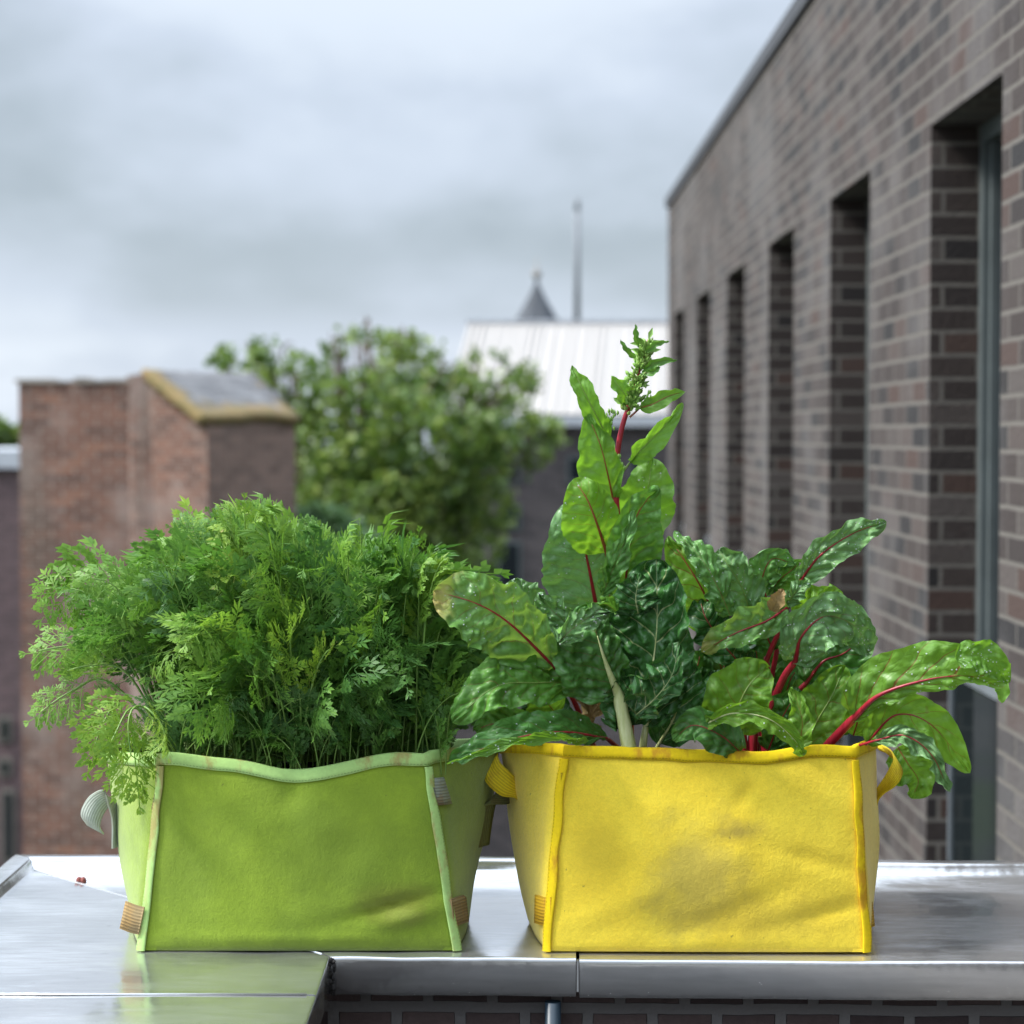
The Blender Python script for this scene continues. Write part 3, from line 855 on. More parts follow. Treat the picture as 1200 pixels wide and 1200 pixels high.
lob = lobes_px([(375, 612, 26), (405, 622, 24), (352, 630, 26), (430, 650, 30), (390, 665, 40)], 22.6, 0.3, 6)
tree('small_tree', (at(390, 650, 22.6).x, 22.6, GROUND_Z), lob, 5000, 0.08, 9, 'small paler green treetop in front of the big tree, just above the carrots', 0.08, 'crown_pale', 'tree')

# ------------------------------------------------------------------ terrace and parapet
mb = MB(); mb.box((-6, -4, -0.3), (WX - 0.004, 2.80, 0.0)); tag(mb.build('terrace_floor', M['terrace']), kind='structure')

INN = Vector((-0.236, 2.742, 0)); OUT = Vector((-0.785, 3.335, 0))
ang = R(1.6)
D = Vector((math.cos(ang), -math.sin(ang), 0)); N_ = Vector((math.sin(ang), math.cos(ang), 0))
Wm = (OUT - INN).dot(N_); sO = (OUT - INN).dot(D)
Em = Vector((0, -1, 0)); Mm = Vector((-1, 0, 0))
Wa = (OUT - INN).dot(Mm); sA = (OUT - INN).dot(Em)


def profile(W):
    p = [(0.010, -0.052), (0.0, -0.050), (0.0, -0.0055)]
    for k in range(1, 5):
        th = k / 4 * PI / 2
        p.append((0.0045 - 0.0045 * math.cos(th), -0.0045 + 0.0045 * math.sin(th)))
    p += [(W * 0.3, 0.0005), (W * 0.6, 0.0), (W - 0.046, 0.0), (W - 0.041, 0.004), (W - 0.036, 0.013)]
    for k in range(1, 4):
        th = k / 3 * PI / 2
        p.append((W - 0.036 + 0.006 * (1 - math.cos(th)), 0.013 + 0.005 * math.sin(th)))
    p += [(W - 0.006, 0.017), (W, 0.013), (W, -0.05)]
    return p


def coping_piece(O, d, n_, W, s0, s1, name, dz=0.0):
    pr = profile(W)
    mb = MB()
    f0 = s0 if callable(s0) else (lambda t: s0)
    f1 = s1 if callable(s1) else (lambda t: s1)
    ns = 14
    rows = []
    for i in range(ns + 1):
        u = i / ns
        rows.append([O + d * (f0(t) + (f1(t) - f0(t)) * u) + n_ * t + Vector((0, 0, COPE_Z + z + dz + 0.0012 * noise.noise(Vector((u * 5, t * 4, dz * 900))))) for (t, z) in pr])
    if d.cross(n_).z < 0: rows = [list(reversed(r)) for r in rows]
    rows = rows[::-1] if False else rows
    mb.grid([list(r) for r in rows], smooth=True)
    for e in (0, -1):
        mb.face(rows[e])
    o = mb.build(name, M['coping'], par)
    return o


par = empty('parapet_wall', (0.2, 3.0, 0.0), 'low dark brick parapet capped with wide wet metal coping', 'parapet')
jx = (at(677, 1130, 2.72) - INN).dot(D)
gap = 0.0015
coping_piece(INN, D, N_, Wm, lambda t: t / Wm * sO + gap, jx - gap * 1.5, 'coping_sheet')
s_wall = lambda t: ((WX - 0.003) - INN.x - N_.x * t) / D.x
coping_piece(INN, D, N_, Wm, jx + gap * 1.5, s_wall, 'coping_sheet', dz=-0.0015)
sj = (INN.y - 2.553)
coping_piece(INN, Em, Mm, Wa, lambda t: t / Wa * sA + gap, sj - gap * 0.5, 'coping_sheet')
coping_piece(INN, Em, Mm, Wa, sj + gap * 0.5, 4.5, 'coping_sheet', dz=-0.001)
# bright folded strip at the sheet joint and mitre
mb = MB()
a_ = INN + Em * (sj) + Mm * 0.012; b_ = INN + Em * sj + Mm * (Wa - 0.05)
mb.tube([a_ + Vector((0, 0, COPE_Z + 0.0005)), b_ + Vector((0, 0, COPE_Z + 0.0005))], 0.0011, 8)
a_ = INN + (OUT - INN) * 0.02; b_ = INN + (OUT - INN) * 0.92
mb.tube([a_ + Vector((0, 0, COPE_Z - 0.0002)), b_ + Vector((0, 0, COPE_Z + 0.0002))], 0.0015, 8)
mb.build('seam_strip', M['clip'], par)
# joint clip at front
mb = MB()
c = INN + D * jx
for (t0, t1, z0, z1) in ((0.003, 0.010, -0.045, -0.004),):
    p = [c + D * -0.0012 + N_ * t0, c + D * 0.0012 + N_ * t0, c + D * 0.0012 + N_ * t1, c + D * -0.0012 + N_ * t1]
    lo = [q + Vector((0, 0, COPE_Z + z0)) for q in p]; hi = [q + Vector((0, 0, COPE_Z + z1)) for q in p]
    mb.face(lo[::-1]); mb.face(hi)
    for i in range(4): mb.face([lo[i], lo[(i + 1) % 4], hi[(i + 1) % 4], hi[i]])
mb.build('joint_clip', M['clip'], par)
# brick below
mb = MB()
i0 = 0.045
def wp(s, t, z): return INN + D * s + N_ * t + Vector((0, 0, z))
zb = COPE_Z - 0.056
s_r = ((WX - 0.004) - INN.x) / D.x
q = [INN + D * (-i0) + N_ * i0, INN + D * s_r + N_ * i0, INN + D * s_r + N_ * (Wm - 0.03), Vector((OUT.x + 0.03, OUT.y - 0.03, 0)),
     Vector((OUT.x + 0.03, -1.7, 0)), Vector((INN.x - i0, -1.7, 0))]
q[0] = Vector((INN.x - i0, (INN + N_ * i0).y, 0))
for i in range(6):
    a_, b_ = q[i], q[(i + 1) % 6]
    mb.face([a_ + Vector((0, 0, 0.002)), b_ + Vector((0, 0, 0.002)), b_ + Vector((0, 0, zb)), a_ + Vector((0, 0, zb))])
    if i in (2, 3):
        mb.face([a_ + Vector((0, 0, GROUND_Z)), b_ + Vector((0, 0, GROUND_Z)), b_ + Vector((0, 0, -0.002)), a_ + Vector((0, 0, -0.002))])
mb.face([p + Vector((0, 0, zb)) for p in q])
mb.build('brick_base', M['parapet_brick'], par)
# dirt in the inner corner
mb = MB(); random.seed(5)
for k in range(40):
    z = COPE_Z - random.uniform(0.004, 0.05)
    p = INN + D * random.uniform(0.0, 0.006) + N_ * random.uniform(-0.003, 0.004) + Vector((0, 0, z))
    r0 = random.uniform(0.0012, 0.0035)
    mb.tube([p + Vector((0, 0, -r0)), p, p + Vector((0, 0, r0))], [r0 * 0.6, r0, r0 * 0.5], 6)
mb.build('corner_dirt', M['dirt'], par)
pp = at(648, 1190, 2.74)
mb = MB(); mb.tube([(pp.x, 2.745, 0.01), (pp.x, 2.745, zb - 0.004)], 0.0105, 12); mb.build('downpipe', M['pipe'], par)

# small crumb on the coping
cp = at(97, 1031, 3.20); cp.z = COPE_Z
mb = MB(); random.seed(9)
for k in range(5):
    p = cp + Vector((random.uniform(-.006, .006), random.uniform(-.004, .004), 0.0035))
    r0 = random.uniform(0.003, 0.0055)
    rings = [[p + Vector((math.sin(PI * i / 4) * math.cos(2 * PI * j / 7), math.sin(PI * i / 4) * math.sin(2 * PI * j / 7), math.cos(PI * i / 4))) * r0 * random.uniform(0.8, 1.2) for j in range(7)] for i in range(5)]
    mb.grid(rings, closed=True)
tag(mb.build('clay_crumb', M['crumb'], origin=tuple(cp)), 'tiny reddish crumb lying on the pale coping near the left end', 'crumb')

# ------------------------------------------------------------------ fabric planter bags
GREEN = (0.235, 0.34, 0.020); GREEN_D = (0.165, 0.25, 0.015)
YEL = (0.96, 0.735, 0.052); YEL_D = (0.92, 0.665, 0.040)


def strip(mb, pts, wid, thick, nrm=None, mi=0):
    """closed flat tape along pts; wid = list of half-width vectors"""
    n = len(pts)
    rows = []
    L = 0
    uvs = []
    for i in range(n):
        t = (pts[min(i + 1, n - 1)] - pts[max(i - 1, 0)]).normalized()
        w = wid[i]
        nn = t.cross(w).normalized() * thick * 0.5
        if i: L += (pts[i] - pts[i - 1]).length
        p = pts[i]
        rows.append([p - w + nn, p - w * 0.5 + nn * 1.15, p + w * 0.5 + nn * 1.15, p + w + nn, p + w - nn, p - w - nn])
        uvs.append([(L, 0.0), (L, 0.25), (L, 0.75), (L, 1.0), (L, 1.0), (L, 0.0)])
    mb.grid(rows, uvs, closed=False, smooth=True, mi=mi)
    b = len(mb.v) - n * 6
    for i in range(n - 1):
        mb.f.append((b + i * 6 + 5, b + i * 6, b + (i + 1) * 6, b + (i + 1) * 6 + 5))
        mb.uv += [(uvs[i][0][0], 0.0), (uvs[i][0][0], 0.0), (uvs[i + 1][0][0], 0.0), (uvs[i + 1][0][0], 0.0)]
        mb.mi.append(mi); mb.sm.append(False)
    for e in (0, n - 1):
        mb.f.append(tuple(b + e * 6 + k for k in range(6))); mb.uv += [(0, 0.5)] * 6; mb.mi.append(mi); mb.sm.append(False)


def make_bag(name, label, S):
    """S holds the six corners of base and rim as (px, py, Y)."""
    NFr, NSd, NBk, NH = 44, 30, 30, 34
    bot = [at(*p) for p in S['bot']]; top = [at(*p) for p in S['top']]
    for b in bot: b.z = COPE_Z + 0.002
    org = (bot[0] + bot[1] + bot[3] + bot[4]) / 4; org.z = COPE_Z
    root = empty(name, org, label, 'planter bag')
    seed = S['seed']

    def arc(a, m_, b, n):
        # smooth bulging curve a -> m -> b
        return catmull([a, a.lerp(m_, 0.5) + (m_ - (a + b) / 2) * 0.18, m_, m_.lerp(b, 0.5) + (m_ - (a + b) / 2) * 0.18, b], n)

    def loop(c):
        fl, fr, sr, br, bl, sl = c
        l = [fl.lerp(fr, i / NFr) for i in range(NFr)]
        l += arc(fr, sr, br, NSd + 1)[:-1]
        l += [br.lerp(bl, i / NBk) for i in range(NBk)]
        l += arc(bl, sl, fl, NSd + 1)[:-1]
        return l
    lb, lt = loop(bot), loop(top)
    n = len(lb)
    cen = sum(lb, Vector()) / n
    rows = []
    for h in range(NH + 1):
        t = h / NH
        row = []
        for i in range(n):
            p = lb[i].lerp(lt[i], t)
            out = Vector((p.x - cen.x, p.y - cen.y, 0)).normalized()
            if i <= NFr:
                u = i / NFr
                out = Vector((0, -1, 0))
                amt = S['bulge'] * (math.sin(PI * u) ** 0.8) * math.sin(PI * min(1, t * 0.97 + 0.03)) ** 0.7
                # sagging rim
                p.z -= S['sag'] * math.exp(-((u - S['sagu']) / 0.24) ** 2) * t ** 4
                p.z += S['rim_wave'] * t ** 4 * noise.noise(Vector((u * 5, seed, 0)))
                # creases
                w_ = math.sin(PI * u) ** 0.5 * math.sin(PI * t) ** 0.6
                for (u0, t0, dx, dz, ln, wd, am) in S['creases']:
                    a = ((u - u0) * dx + (t - t0) * dz); bb = (-(u - u0) * dz + (t - t0) * dx)
                    amt += am * math.exp(-(bb / wd) ** 2) * math.exp(-(a / ln) ** 2) * (1 if u > 0.02 else 0)
                amt += w_ * 0.0045 * noise.noise(Vector((u * 4.2, t * 3.1, seed)))
                amt += w_ * 0.0018 * noise.noise(Vector((u * 11, t * 8, seed + 3)))
            else:
                amt = 0.006 * math.sin(PI * t) + 0.005 * noise.noise(Vector((p.x * 9, p.y * 9, p.z * 9 + seed)))
                if t in (0, 1): amt *= 0.3
            row.append(p + out * amt)
        rows.append(row)
    mb = MB(); mb.grid(rows, closed=True)
    mb.face([Vector(p) for p in rows[0]][::-1])
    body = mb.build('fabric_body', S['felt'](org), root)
    s = body.modifiers.new('felt', 'SOLIDIFY'); s.thickness = 0.004; s.offset = -1
    # rim binding
    mb = MB(); rr = []; uvs = []
    L = 0
    topl = rows[-1]
    for i in range(n + 1):
        p = topl[i % n]; t = (topl[(i + 1) % n] - topl[(i - 1) % n]).normalized()
        o = Vector((t.y, -t.x, 0)).normalized()
        if o.dot(Vector((p.x - cen.x, p.y - cen.y, 0))) < 0: o = -o
        below = rows[-3][i % n]
        dn = (below - p); dn = dn / max(abs(dn.z), 1e-5) * S['bind']
        wv = 1 + 0.08 * noise.noise(Vector((i * 0.3, seed, 2)))
        rr.append([p + dn * wv + o * 0.0012, p + dn * wv + o * 0.0026, p + dn * 0.5 + o * 0.0030, p + o * 0.0026 + Vector((0, 0, 0.0010)), p + o * 0.0008 + Vector((0, 0, 0.0024)), p - o * 0.0045 + Vector((0, 0, 0.0024)),
                   p - o * 0.0066, p + dn * 0.9 - o * 0.0066])
        if i: L += (topl[i % n] - topl[(i - 1) % n]).length
        uvs.append([(L, -.3), (L, 0), (L, .5), (L, 1), (L, 1.3), (L, 1.8), (L, 2), (L, 3)])
    mb.grid(rr, uvs)
    mb.build('rim_binding', S['tape'], root)
    # seam bindings
    for (ci, sx) in ((0, -1), (NFr, 1)):
        mb = MB(); rr = []; uvs = []
        for h in range(NH + 1):
            t = h / NH
            if t > 0.955: break
            p = rows[h][ci] + Vector((0.0025 * noise.noise(Vector((t * 6, seed + ci, 1))), 0, 0))
            hw = S['seam_w'] * (1 + 0.2 * noise.noise(Vector((t * 7, seed, ci))))
            out = Vector((sx * 0.65, -0.76, 0)); sd = Vector((0.76, sx * 0.65, 0)) if sx > 0 else Vector((0.76, -0.65, 0)) * 1
            sd = Vector((0.88, 0.47 * sx, 0))
            r = []
            for k in range(10):
                th = 2 * PI * k / 10
                r.append(p + sd * (hw * math.cos(th)) + out * (0.0021 * math.sin(th) + 0.0016))
            rr.append(r); uvs.append([(t * 0.25, 0.5 + 0.5 * math.cos(2 * PI * k / 10) * -sx) for k in range(10)])
        mb.grid(rr, uvs, closed=True)
        mb.face(rr[0][::-1]); mb.face(rr[-1])
        mb.build('seam_binding', S['tape'], root)
    # webbing tabs
    for (pts, hw_, mat, width_dir) in S['tabs']:
        P = [at(*p) for p in pts]
        P = catmull(P, 8)
        mb = MB()
        strip(mb, P, [Vector(width_dir).normalized() * hw_] * 8, 0.0022)
        mb.build('webbing_tab', mat, root)
    for (pts, ws, mat) in S['handles']:
        P = catmull([at(*p) for p in pts], 40)
        Wd = catmull([Vector(w) for w in ws], 40)
        mb = MB(); strip(mb, P, Wd, 0.0022)
        mb.build('handle', mat, root)
    # soil
    inset = 0.035
    h = int(NH * 0.86)
    lo = rows[h]; c2 = sum(lo, Vector()) / n
    mb = MB(); rings = []
    for k in range(9):
        f = k / 8
        rings.append([c2.lerp(p, 0.02 + 0.96 * f) + Vector((0, 0, 0.012 * noise.noise(Vector((p.x * 30 * f, p.y * 30, k))) + 0.012 * (1 - f))) for p in lo])
    mb.grid(rings, closed=True)
    tag(mb.build('potting_soil', M['soil'], origin=tuple(c2)), S['soil_label'], 'soil', kind='stuff')
    return root


def green_felt(org):
    o = lambda px, py, Y: at(px, py, Y) - org
    s = []
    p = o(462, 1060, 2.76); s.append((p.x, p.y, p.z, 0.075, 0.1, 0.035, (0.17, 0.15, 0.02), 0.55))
    p = o(470, 1072, 2.76); s.append((p.x, p.y, p.z, 0.035, 0.1, 0.012, (0.32, 0.36, 0.08), 0.3))  # highlight beside the crease, painted as a lighter green
    p = o(415, 1000, 2.76); s.append((p.x, p.y, p.z, 0.12, 0.1, 0.11, (0.135, 0.205, 0.014), 0.55))  # shade on the right of the front, painted into the green
    p = o(350, 1112, 2.76); s.append((p.x, p.y, p.z, 0.3, 0.1, 0.02, (0.10, 0.15, 0.012), 0.6))  # darker green band along the base
    return felt_mat('green_felt', GREEN, GREEN_D, s)


def yellow_felt(org):
    o = lambda px, py, Y: at(px, py, Y) - org
    s = []
    p = o(815, 1030, 2.76); s.append((p.x, p.y, p.z, 0.085, 0.12, 0.10, (0.36, 0.29, 0.07), 0.60))  # grey shadow painted into the yellow of the front
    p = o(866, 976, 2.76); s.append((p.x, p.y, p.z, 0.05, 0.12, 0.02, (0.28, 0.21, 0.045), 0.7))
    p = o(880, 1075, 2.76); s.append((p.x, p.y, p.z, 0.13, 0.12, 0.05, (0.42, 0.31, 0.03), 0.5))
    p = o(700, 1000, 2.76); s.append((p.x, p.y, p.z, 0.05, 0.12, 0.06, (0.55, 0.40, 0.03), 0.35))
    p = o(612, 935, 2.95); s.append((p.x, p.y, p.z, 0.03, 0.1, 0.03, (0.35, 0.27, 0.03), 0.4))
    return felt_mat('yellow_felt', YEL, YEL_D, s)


M['tape_green'] = tape_mat('mint_binding', (0.37, 0.565, 0.185), (0.30, 0.20, 0.07), 0.75, 0, 16, True)
M['tape_yellow'] = tape_mat('yellow_binding', (0.84, 0.60, 0.010), (0.50, 0.22, 0.02), 0.75, 0, 15, True)
M['web_grey'] = tape_mat('grey_webbing', (0.30, 0.33, 0.27), (0.24, 0.15, 0.06), 0.65, 9, 30)
M['web_brown'] = tape_mat('brown_webbing', (0.27, 0.20, 0.10), (0.36, 0.22, 0.08), 0.7, 9, 25)
M['web_pale'] = tape_mat('pale_grey_webbing', (0.40, 0.44, 0.38), (0.32, 0.27, 0.16), 0.4, 9, 30)
M['web_olive'] = tape_mat('olive_webbing', (0.17, 0.18, 0.075), (0.16, 0.12, 0.05), 0.5, 9, 30)
M['web_yellow'] = tape_mat('yellow_webbing', (0.76, 0.56, 0.02), (0.55, 0.33, 0.03), 0.5, 9, 30)
M['web_orange'] = tape_mat('orange_webbing', (0.66, 0.38, 0.02), (0.45, 0.20, 0.03), 0.7, 9, 25)

make_bag('felt_planter_bag', 'lime green felt planter bag with mint edging filled with carrot tops', dict(
    seed=1.7, bulge=0.014, sag=0.020, sagu=0.52, rim_wave=0.006, bind=0.0135, seam_w=0.0066, felt=green_felt, tape=M['tape_green'],
    bot=[(166, 1115, 2.766), (535, 1113, 2.766), (548, 1084, 2.96), (520, 1060, 3.13), (188, 1060, 3.13), (155, 1082, 2.96)],
    top=[(191, 886, 2.79), (498, 883, 2.79), (585, 868, 2.97), (530, 868, 3.13), (170, 868, 3.13), (124, 880, 2.97)],
    creases=[(0.80, 0.23, 0.93, 0.36, 0.16, 0.020, -0.008), (0.86, 0.17, 0.9, 0.4, 0.12, 0.03, 0.006), (0.5, 0.9, 0.1, 1, 0.16, 0.05, -0.006), (0.5, 0.06, 1, 0, 0.4, 0.03, 0.004), (0.68, 0.5, 0.3, 1, 0.2, 0.08, -0.004)],
    tabs=[([(186, 932, 2.783), (176, 933, 2.80), (167, 934, 2.83)], 0.0185, M['web_brown'], (0.22, 0, 1)),
          ([(166, 1079, 2.764), (157, 1077, 2.768), (144, 1072, 2.775)], 0.0185, M['web_brown'], (0.22, 0, 1)),
          ([(508, 928, 2.785), (520, 927, 2.80), (534, 925, 2.85)], 0.0185, M['web_grey'], (-0.26, 0, 1)),
          ([(530, 1070, 2.768), (538, 1067, 2.79), (547, 1064, 2.84)], 0.0185, M['web_brown'], (-0.12, 0, 1))],
    handles=[([(112, 972, 2.93), (106, 962, 2.905), (109, 950, 2.90), (117, 939, 2.90), (127, 935, 2.905), (134, 942, 2.915), (138, 960, 2.92), (138, 992, 2.925)],
              [(0.010, 0.008, -0.008), (0.0125, 0.002, -0.009), (0.0125, 0.002, -0.009), (0.010, 0.006, -0.010), (0.005, 0.009, -0.012), (0.007, 0.013, -0.003), (0.005, 0.015, 0), (0.005, 0.015, 0)], M['web_pale']),
             ([(586, 905, 3.03), (596, 915, 3.03), (604, 922, 2.98), (598, 930, 2.94), (580, 933, 2.92), (570, 945, 2.915), (567, 965, 2.915), (565, 992, 2.915)],
              [(0, 0.017, 0.002), (0, 0.017, 0.004), (0, 0.016, 0.008), (0.002, 0.012, 0.012), (0.006, 0.010, 0.010), (0.012, 0.012, 0), (0.011, 0.013, 0), (0.009, 0.013, 0)], M['web_olive'])],
    soil_label='dark potting soil under the carrot stalks in the green bag'))

make_bag('felt_planter_bag', 'bright yellow felt planter bag with painted grey shadow holding chard', dict(
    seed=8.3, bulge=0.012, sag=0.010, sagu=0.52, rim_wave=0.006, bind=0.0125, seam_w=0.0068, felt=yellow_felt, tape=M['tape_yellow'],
    bot=[(641, 1116, 2.762), (1015, 1118, 2.757), (1020, 1086, 2.95), (985, 1060, 3.10), (660, 1058, 3.11), (622, 1084, 2.95)],
    top=[(662, 874, 2.79), (1001, 876, 2.785), (1026, 866, 2.96), (980, 884, 3.10), (645, 884, 3.11), (586, 872, 2.97)],
    creases=[(0.62, 0.78, 0.45, 1, 0.10, 0.02, -0.004), (0.55, 0.18, 0.85, 0.5, 0.3, 0.05, -0.003), (0.25, 0.25, 0.8, 0.55, 0.3, 0.06, 0.003), (0.85, 0.45, 0.9, -0.4, 0.15, 0.03, -0.004), (0.9, 0.2, 0.9, 0.35, 0.16, 0.03, -0.004), (0.5, 0.05, 1, 0, 0.4, 0.03, 0.003)],
    tabs=[([(658, 921, 2.782), (651, 921, 2.80), (643, 921, 2.84)], 0.0175, M['web_yellow'], (0.06, 0, 1)),
          ([(646, 1068, 2.764), (638, 1068, 2.775), (627, 1065, 2.80)], 0.0185, M['web_orange'], (0.02, 0.1, 1)),
          ([(1003, 922, 2.79), (1006, 923, 2.83), (1008, 924, 2.88)], 0.0155, M['web_yellow'], (-0.1, 0, 1)),
          ([(1013, 1075, 2.765), (1017, 1073, 2.79), (1023, 1071, 2.82)], 0.0165, M['web_orange'], (-0.1, 0, 1))],
    handles=[([(594, 872, 3.03), (585, 878, 3.00), (576, 890, 2.95), (578, 905, 2.91), (594, 920, 2.895), (610, 930, 2.905), (612, 945, 2.91), (615, 975, 2.905)],
              [(0.002, 0.017, 0.003), (0.004, 0.016, 0.006), (0.008, 0.012, 0.010), (0.010, 0.008, 0.012), (0.008, 0.008, 0.013), (0.006, 0.014, 0.004), (0.006, 0.015, 0), (0.005, 0.014, 0)], M['web_yellow']),
             ([(1026, 874, 3.01), (1036, 878, 2.99), (1049, 888, 2.94), (1052, 899, 2.90), (1044, 914, 2.89), (1031, 928, 2.905), (1025, 942, 2.92), (1024, 978, 2.92)],
              [(-0.002, 0.015, 0.003), (-0.003, 0.015, 0.005), (-0.004, 0.013, 0.008), (-0.004, 0.012, 0.009), (-0.003, 0.014, 0.006), (-0.001, 0.016, 0.001), (0, 0.016, 0), (0, 0.016, 0)], M['web_yellow'])],
    soil_label='dark potting soil around the chard stalks in the yellow bag'))

# ------------------------------------------------------------------ carrot foliage
def flat_frond(rng, nodes=8, aspect=0.42, fine=1.0, lobe_w=0.0017):
    """flat tripinnate carrot leaf of unit length along x; returns quads as (k,4,3) and per-quad x."""
    quads = []

    def lobe(p, d, L, w):
        s = np.array([-d[1], d[0], 0.0])
        k = rng.uniform(-0.25, 0.25) * L
        up = np.array([0, 0, 1.0])
        quads.append([p - s * w * 0.3, p + d * L * 0.55 + s * w + up * k * 0.4, p + d * L + up * k, p + d * L * 0.55 - s * w + up * k * 0.4])

    def stem(p, q, w):
        d = q - p; n = np.linalg.norm(d[:2]) + 1e-9
        s = np.array([-d[1], d[0], 0.0]) / n
        quads.append([p - s * w, q - s * w * 0.6, q + s * w * 0.6, p + s * w])

    def rot(d, a):
        c, s_ = math.cos(a), math.sin(a)
        return np.array([d[0] * c - d[1] * s_, d[0] * s_ + d[1] * c, 0.0])

    def pinnule(p, d, L):
        stem(p, p + d * L * 0.7, 0.0045)
        lobe(p + d * L * 0.45, d, L * 0.72, 0.0095 * fine)
        for sd in (-1, 1):
            for f_ in ((0.26, 0.60), (0.52, 0.50)):
                if rng.random() < 0.90:
                    lobe(p + d * L * f_[0], rot(d, sd * R(rng.uniform(28, 48))), L * f_[1] * rng.uniform(0.85, 1.2), 0.0125 * fine)

    def pinna(p, d, L, zt):
        m_ = 3
        stem(p, p + d * L * 0.95, 0.006)
        n0 = len(quads)
        for j in range(m_):
            f_ = 0.22 + 0.62 * j / m_
            Lp = L * 0.42 * (1 - 0.45 * j / m_) * rng.uniform(0.85, 1.15)
            for sd in (-1, 1):
                pinnule(p + d * L * f_, rot(d, sd * R(rng.uniform(38, 54))), Lp)
        pinnule(p + d * L * 0.74, d, L * 0.32)
        # tilt the pinna out of the plane
        for k in range(n0, len(quads)):
            for c in quads[k]:
                r_ = math.hypot(c[0] - p[0], c[1] - p[1])
                c[2] += zt * r_ - 0.9 * r_ * r_ / max(L, 0.1) * 0.6

    x = np.array([1.0, 0, 0])
    stem(np.zeros(3), x * 0.96, 0.010)
    for i in range(nodes):
        f_ = 0.10 + 0.80 * i / nodes
        prof = math.sin(PI * min(1, (0.22 + 0.78 * i / nodes)) ** 0.9) ** 0.7 * (1 - 0.25 * i / nodes)
        Lp = aspect * max(0.14, prof)
        for sd in (-1, 1):
            pinna(x * f_, rot(x, sd * R(rng.uniform(42, 60) - 14 * i / nodes)), Lp * rng.uniform(0.85, 1.15), rng.uniform(-0.25, 0.45))
    pinnule(x * 0.88, x, 0.14)
    return np.array(quads)


rng = np.random.default_rng(12)
PROTO = [flat_frond(rng, nodes=random.Random(k).choice((4, 5, 5, 6)), aspect=(0.40, 0.46, 0.52, 0.44, 0.38, 0.5)[k], fine=(1.0, 1.25, 0.85, 1.1, 1.35, 1.0)[k]) for k in range(6)]


class Fronds:
    def __init__(self):
        self.q = []; self.t = []
        self.stalk = MB()

    def add(self, path, L_frac, width, tint, rnd, roll=0.0, proto=None, stalk_r=0.0014):
        """path: list of Vectors base->tip. The last L_frac of it carries the leaf."""
        n = len(path)
        P = np.array(path)
        seg = np.linalg.norm(np.diff(P, axis=0), axis=1); S = np.concatenate([[0], np.cumsum(seg)])
        L = S[-1]
        s0 = L * (1 - L_frac)
        Q = PROTO[proto if proto is not None else rnd.randrange(6)]
        xs = s0 + Q[..., 0] * (L - s0)
        c = np.stack([np.interp(xs, S, P[:, k]) for k in range(3)], -1)
        T = np.gradient(P, axis=0); T /= np.linalg.norm(T, axis=1)[:, None] + 1e-9
        tv = np.stack([np.interp(xs, S, T[:, k]) for k in range(3)], -1)
        # frame carried along the path so that it never flips
        ups = np.zeros_like(P); u_ = np.array([math.sin(roll * 2.3) * 0.5, -0.6, 0.8])
        for i in range(n):
            u_ = u_ - T[i] * u_.dot(T[i])
            if np.linalg.norm(u_) < 0.15: u_ = np.array([0.3, -0.9, 0.2]); u_ = u_ - T[i] * u_.dot(T[i])
            u_ = u_ / np.linalg.norm(u_); ups[i] = u_
        nor = np.stack([np.interp(xs, S, ups[:, k]) for k in range(3)], -1)
        side = np.cross(nor, tv)
        if roll:
            cr, sr = math.cos(roll), math.sin(roll)
            side, nor = side * cr + nor * sr, nor * cr - side * sr
        W = (L - s0) * width
        v = c + side * (Q[..., 1:2] * W) + nor * (Q[..., 2:3] * W)
        self.q.append(v); 
        tt = np.clip(min(tint, 0.86 if rnd.random() > 0.015 else 1.0) + rng.normal(0, 0.06, len(Q)), 0, 1)
        self.t.append(tt)
        k = max(3, int(n * (1 - L_frac * 0.3)))
        self.stalk.tube(path[:k], [stalk_r * (1 - 0.55 * i / k) for i in range(k)], 5, cap=False)

    def build(self, parent, name_leaf='leaf', one=False, origin=None):
        q = np.concatenate(self.q); t = np.concatenate(self.t)
        cnt = len(q)
        v = q.reshape(-1, 3)
        org = np.array(parent_world(parent)) if parent is not None else np.array(origin)
        sv = np.array(self.stalk.v); sf = self.stalk.f
        if one:
            nv0 = len(v)
            verts = np.concatenate([v, sv]) - org
            faces = [(4 * i, 4 * i + 1, 4 * i + 2, 4 * i + 3) for i in range(cnt)] + [tuple(x + nv0 for x in f) for f in sf]
            tint = np.concatenate([np.repeat(t, 4), np.full(len(sv), 0.6)])
            mi = [0] * cnt + [1] * len(sf)
        else:
            verts = v - org
            faces = [(4 * i, 4 * i + 1, 4 * i + 2, 4 * i + 3) for i in range(cnt)]
            tint = np.repeat(t, 4); mi = [0] * cnt
        me = bpy.data.meshes.new(name_leaf)
        me.from_pydata(verts.tolist(), [], faces)
        a = me.attributes.new('tint', 'FLOAT', 'POINT'); a.data.foreach_set('value', tint.astype(np.float32))
        me.materials.append(M['carrot']); me.materials.append(M['carrot_stalk'])
        me.polygons.foreach_set('material_index', mi)
        if one: me.polygons.foreach_set('use_smooth', [m_ == 1 for m_ in mi])
        me.update()
        o = bpy.data.objects.new(name_leaf, me)
        if parent is None: o.location = origin
        link(o, parent)
        if not one:
            self.stalk.build('stalk', M['carrot_stalk'], parent)
        return o


def frond_path(base, tip, lean, n=12, droop=0.0):
    base, tip = Vector(base), Vector(tip)
    d = tip - base
    c1 = base + Vector((d.x * 0.12, d.y * 0.12, d.z * 0.50 + lean))
    c2 = base + Vector((d.x * 0.55, d.y * 0.55, d.z * 0.95 + lean * 0.8 + droop))
    return [Vector(p) for p in interpolate_bezier(base, c1, c2, tip, n)]


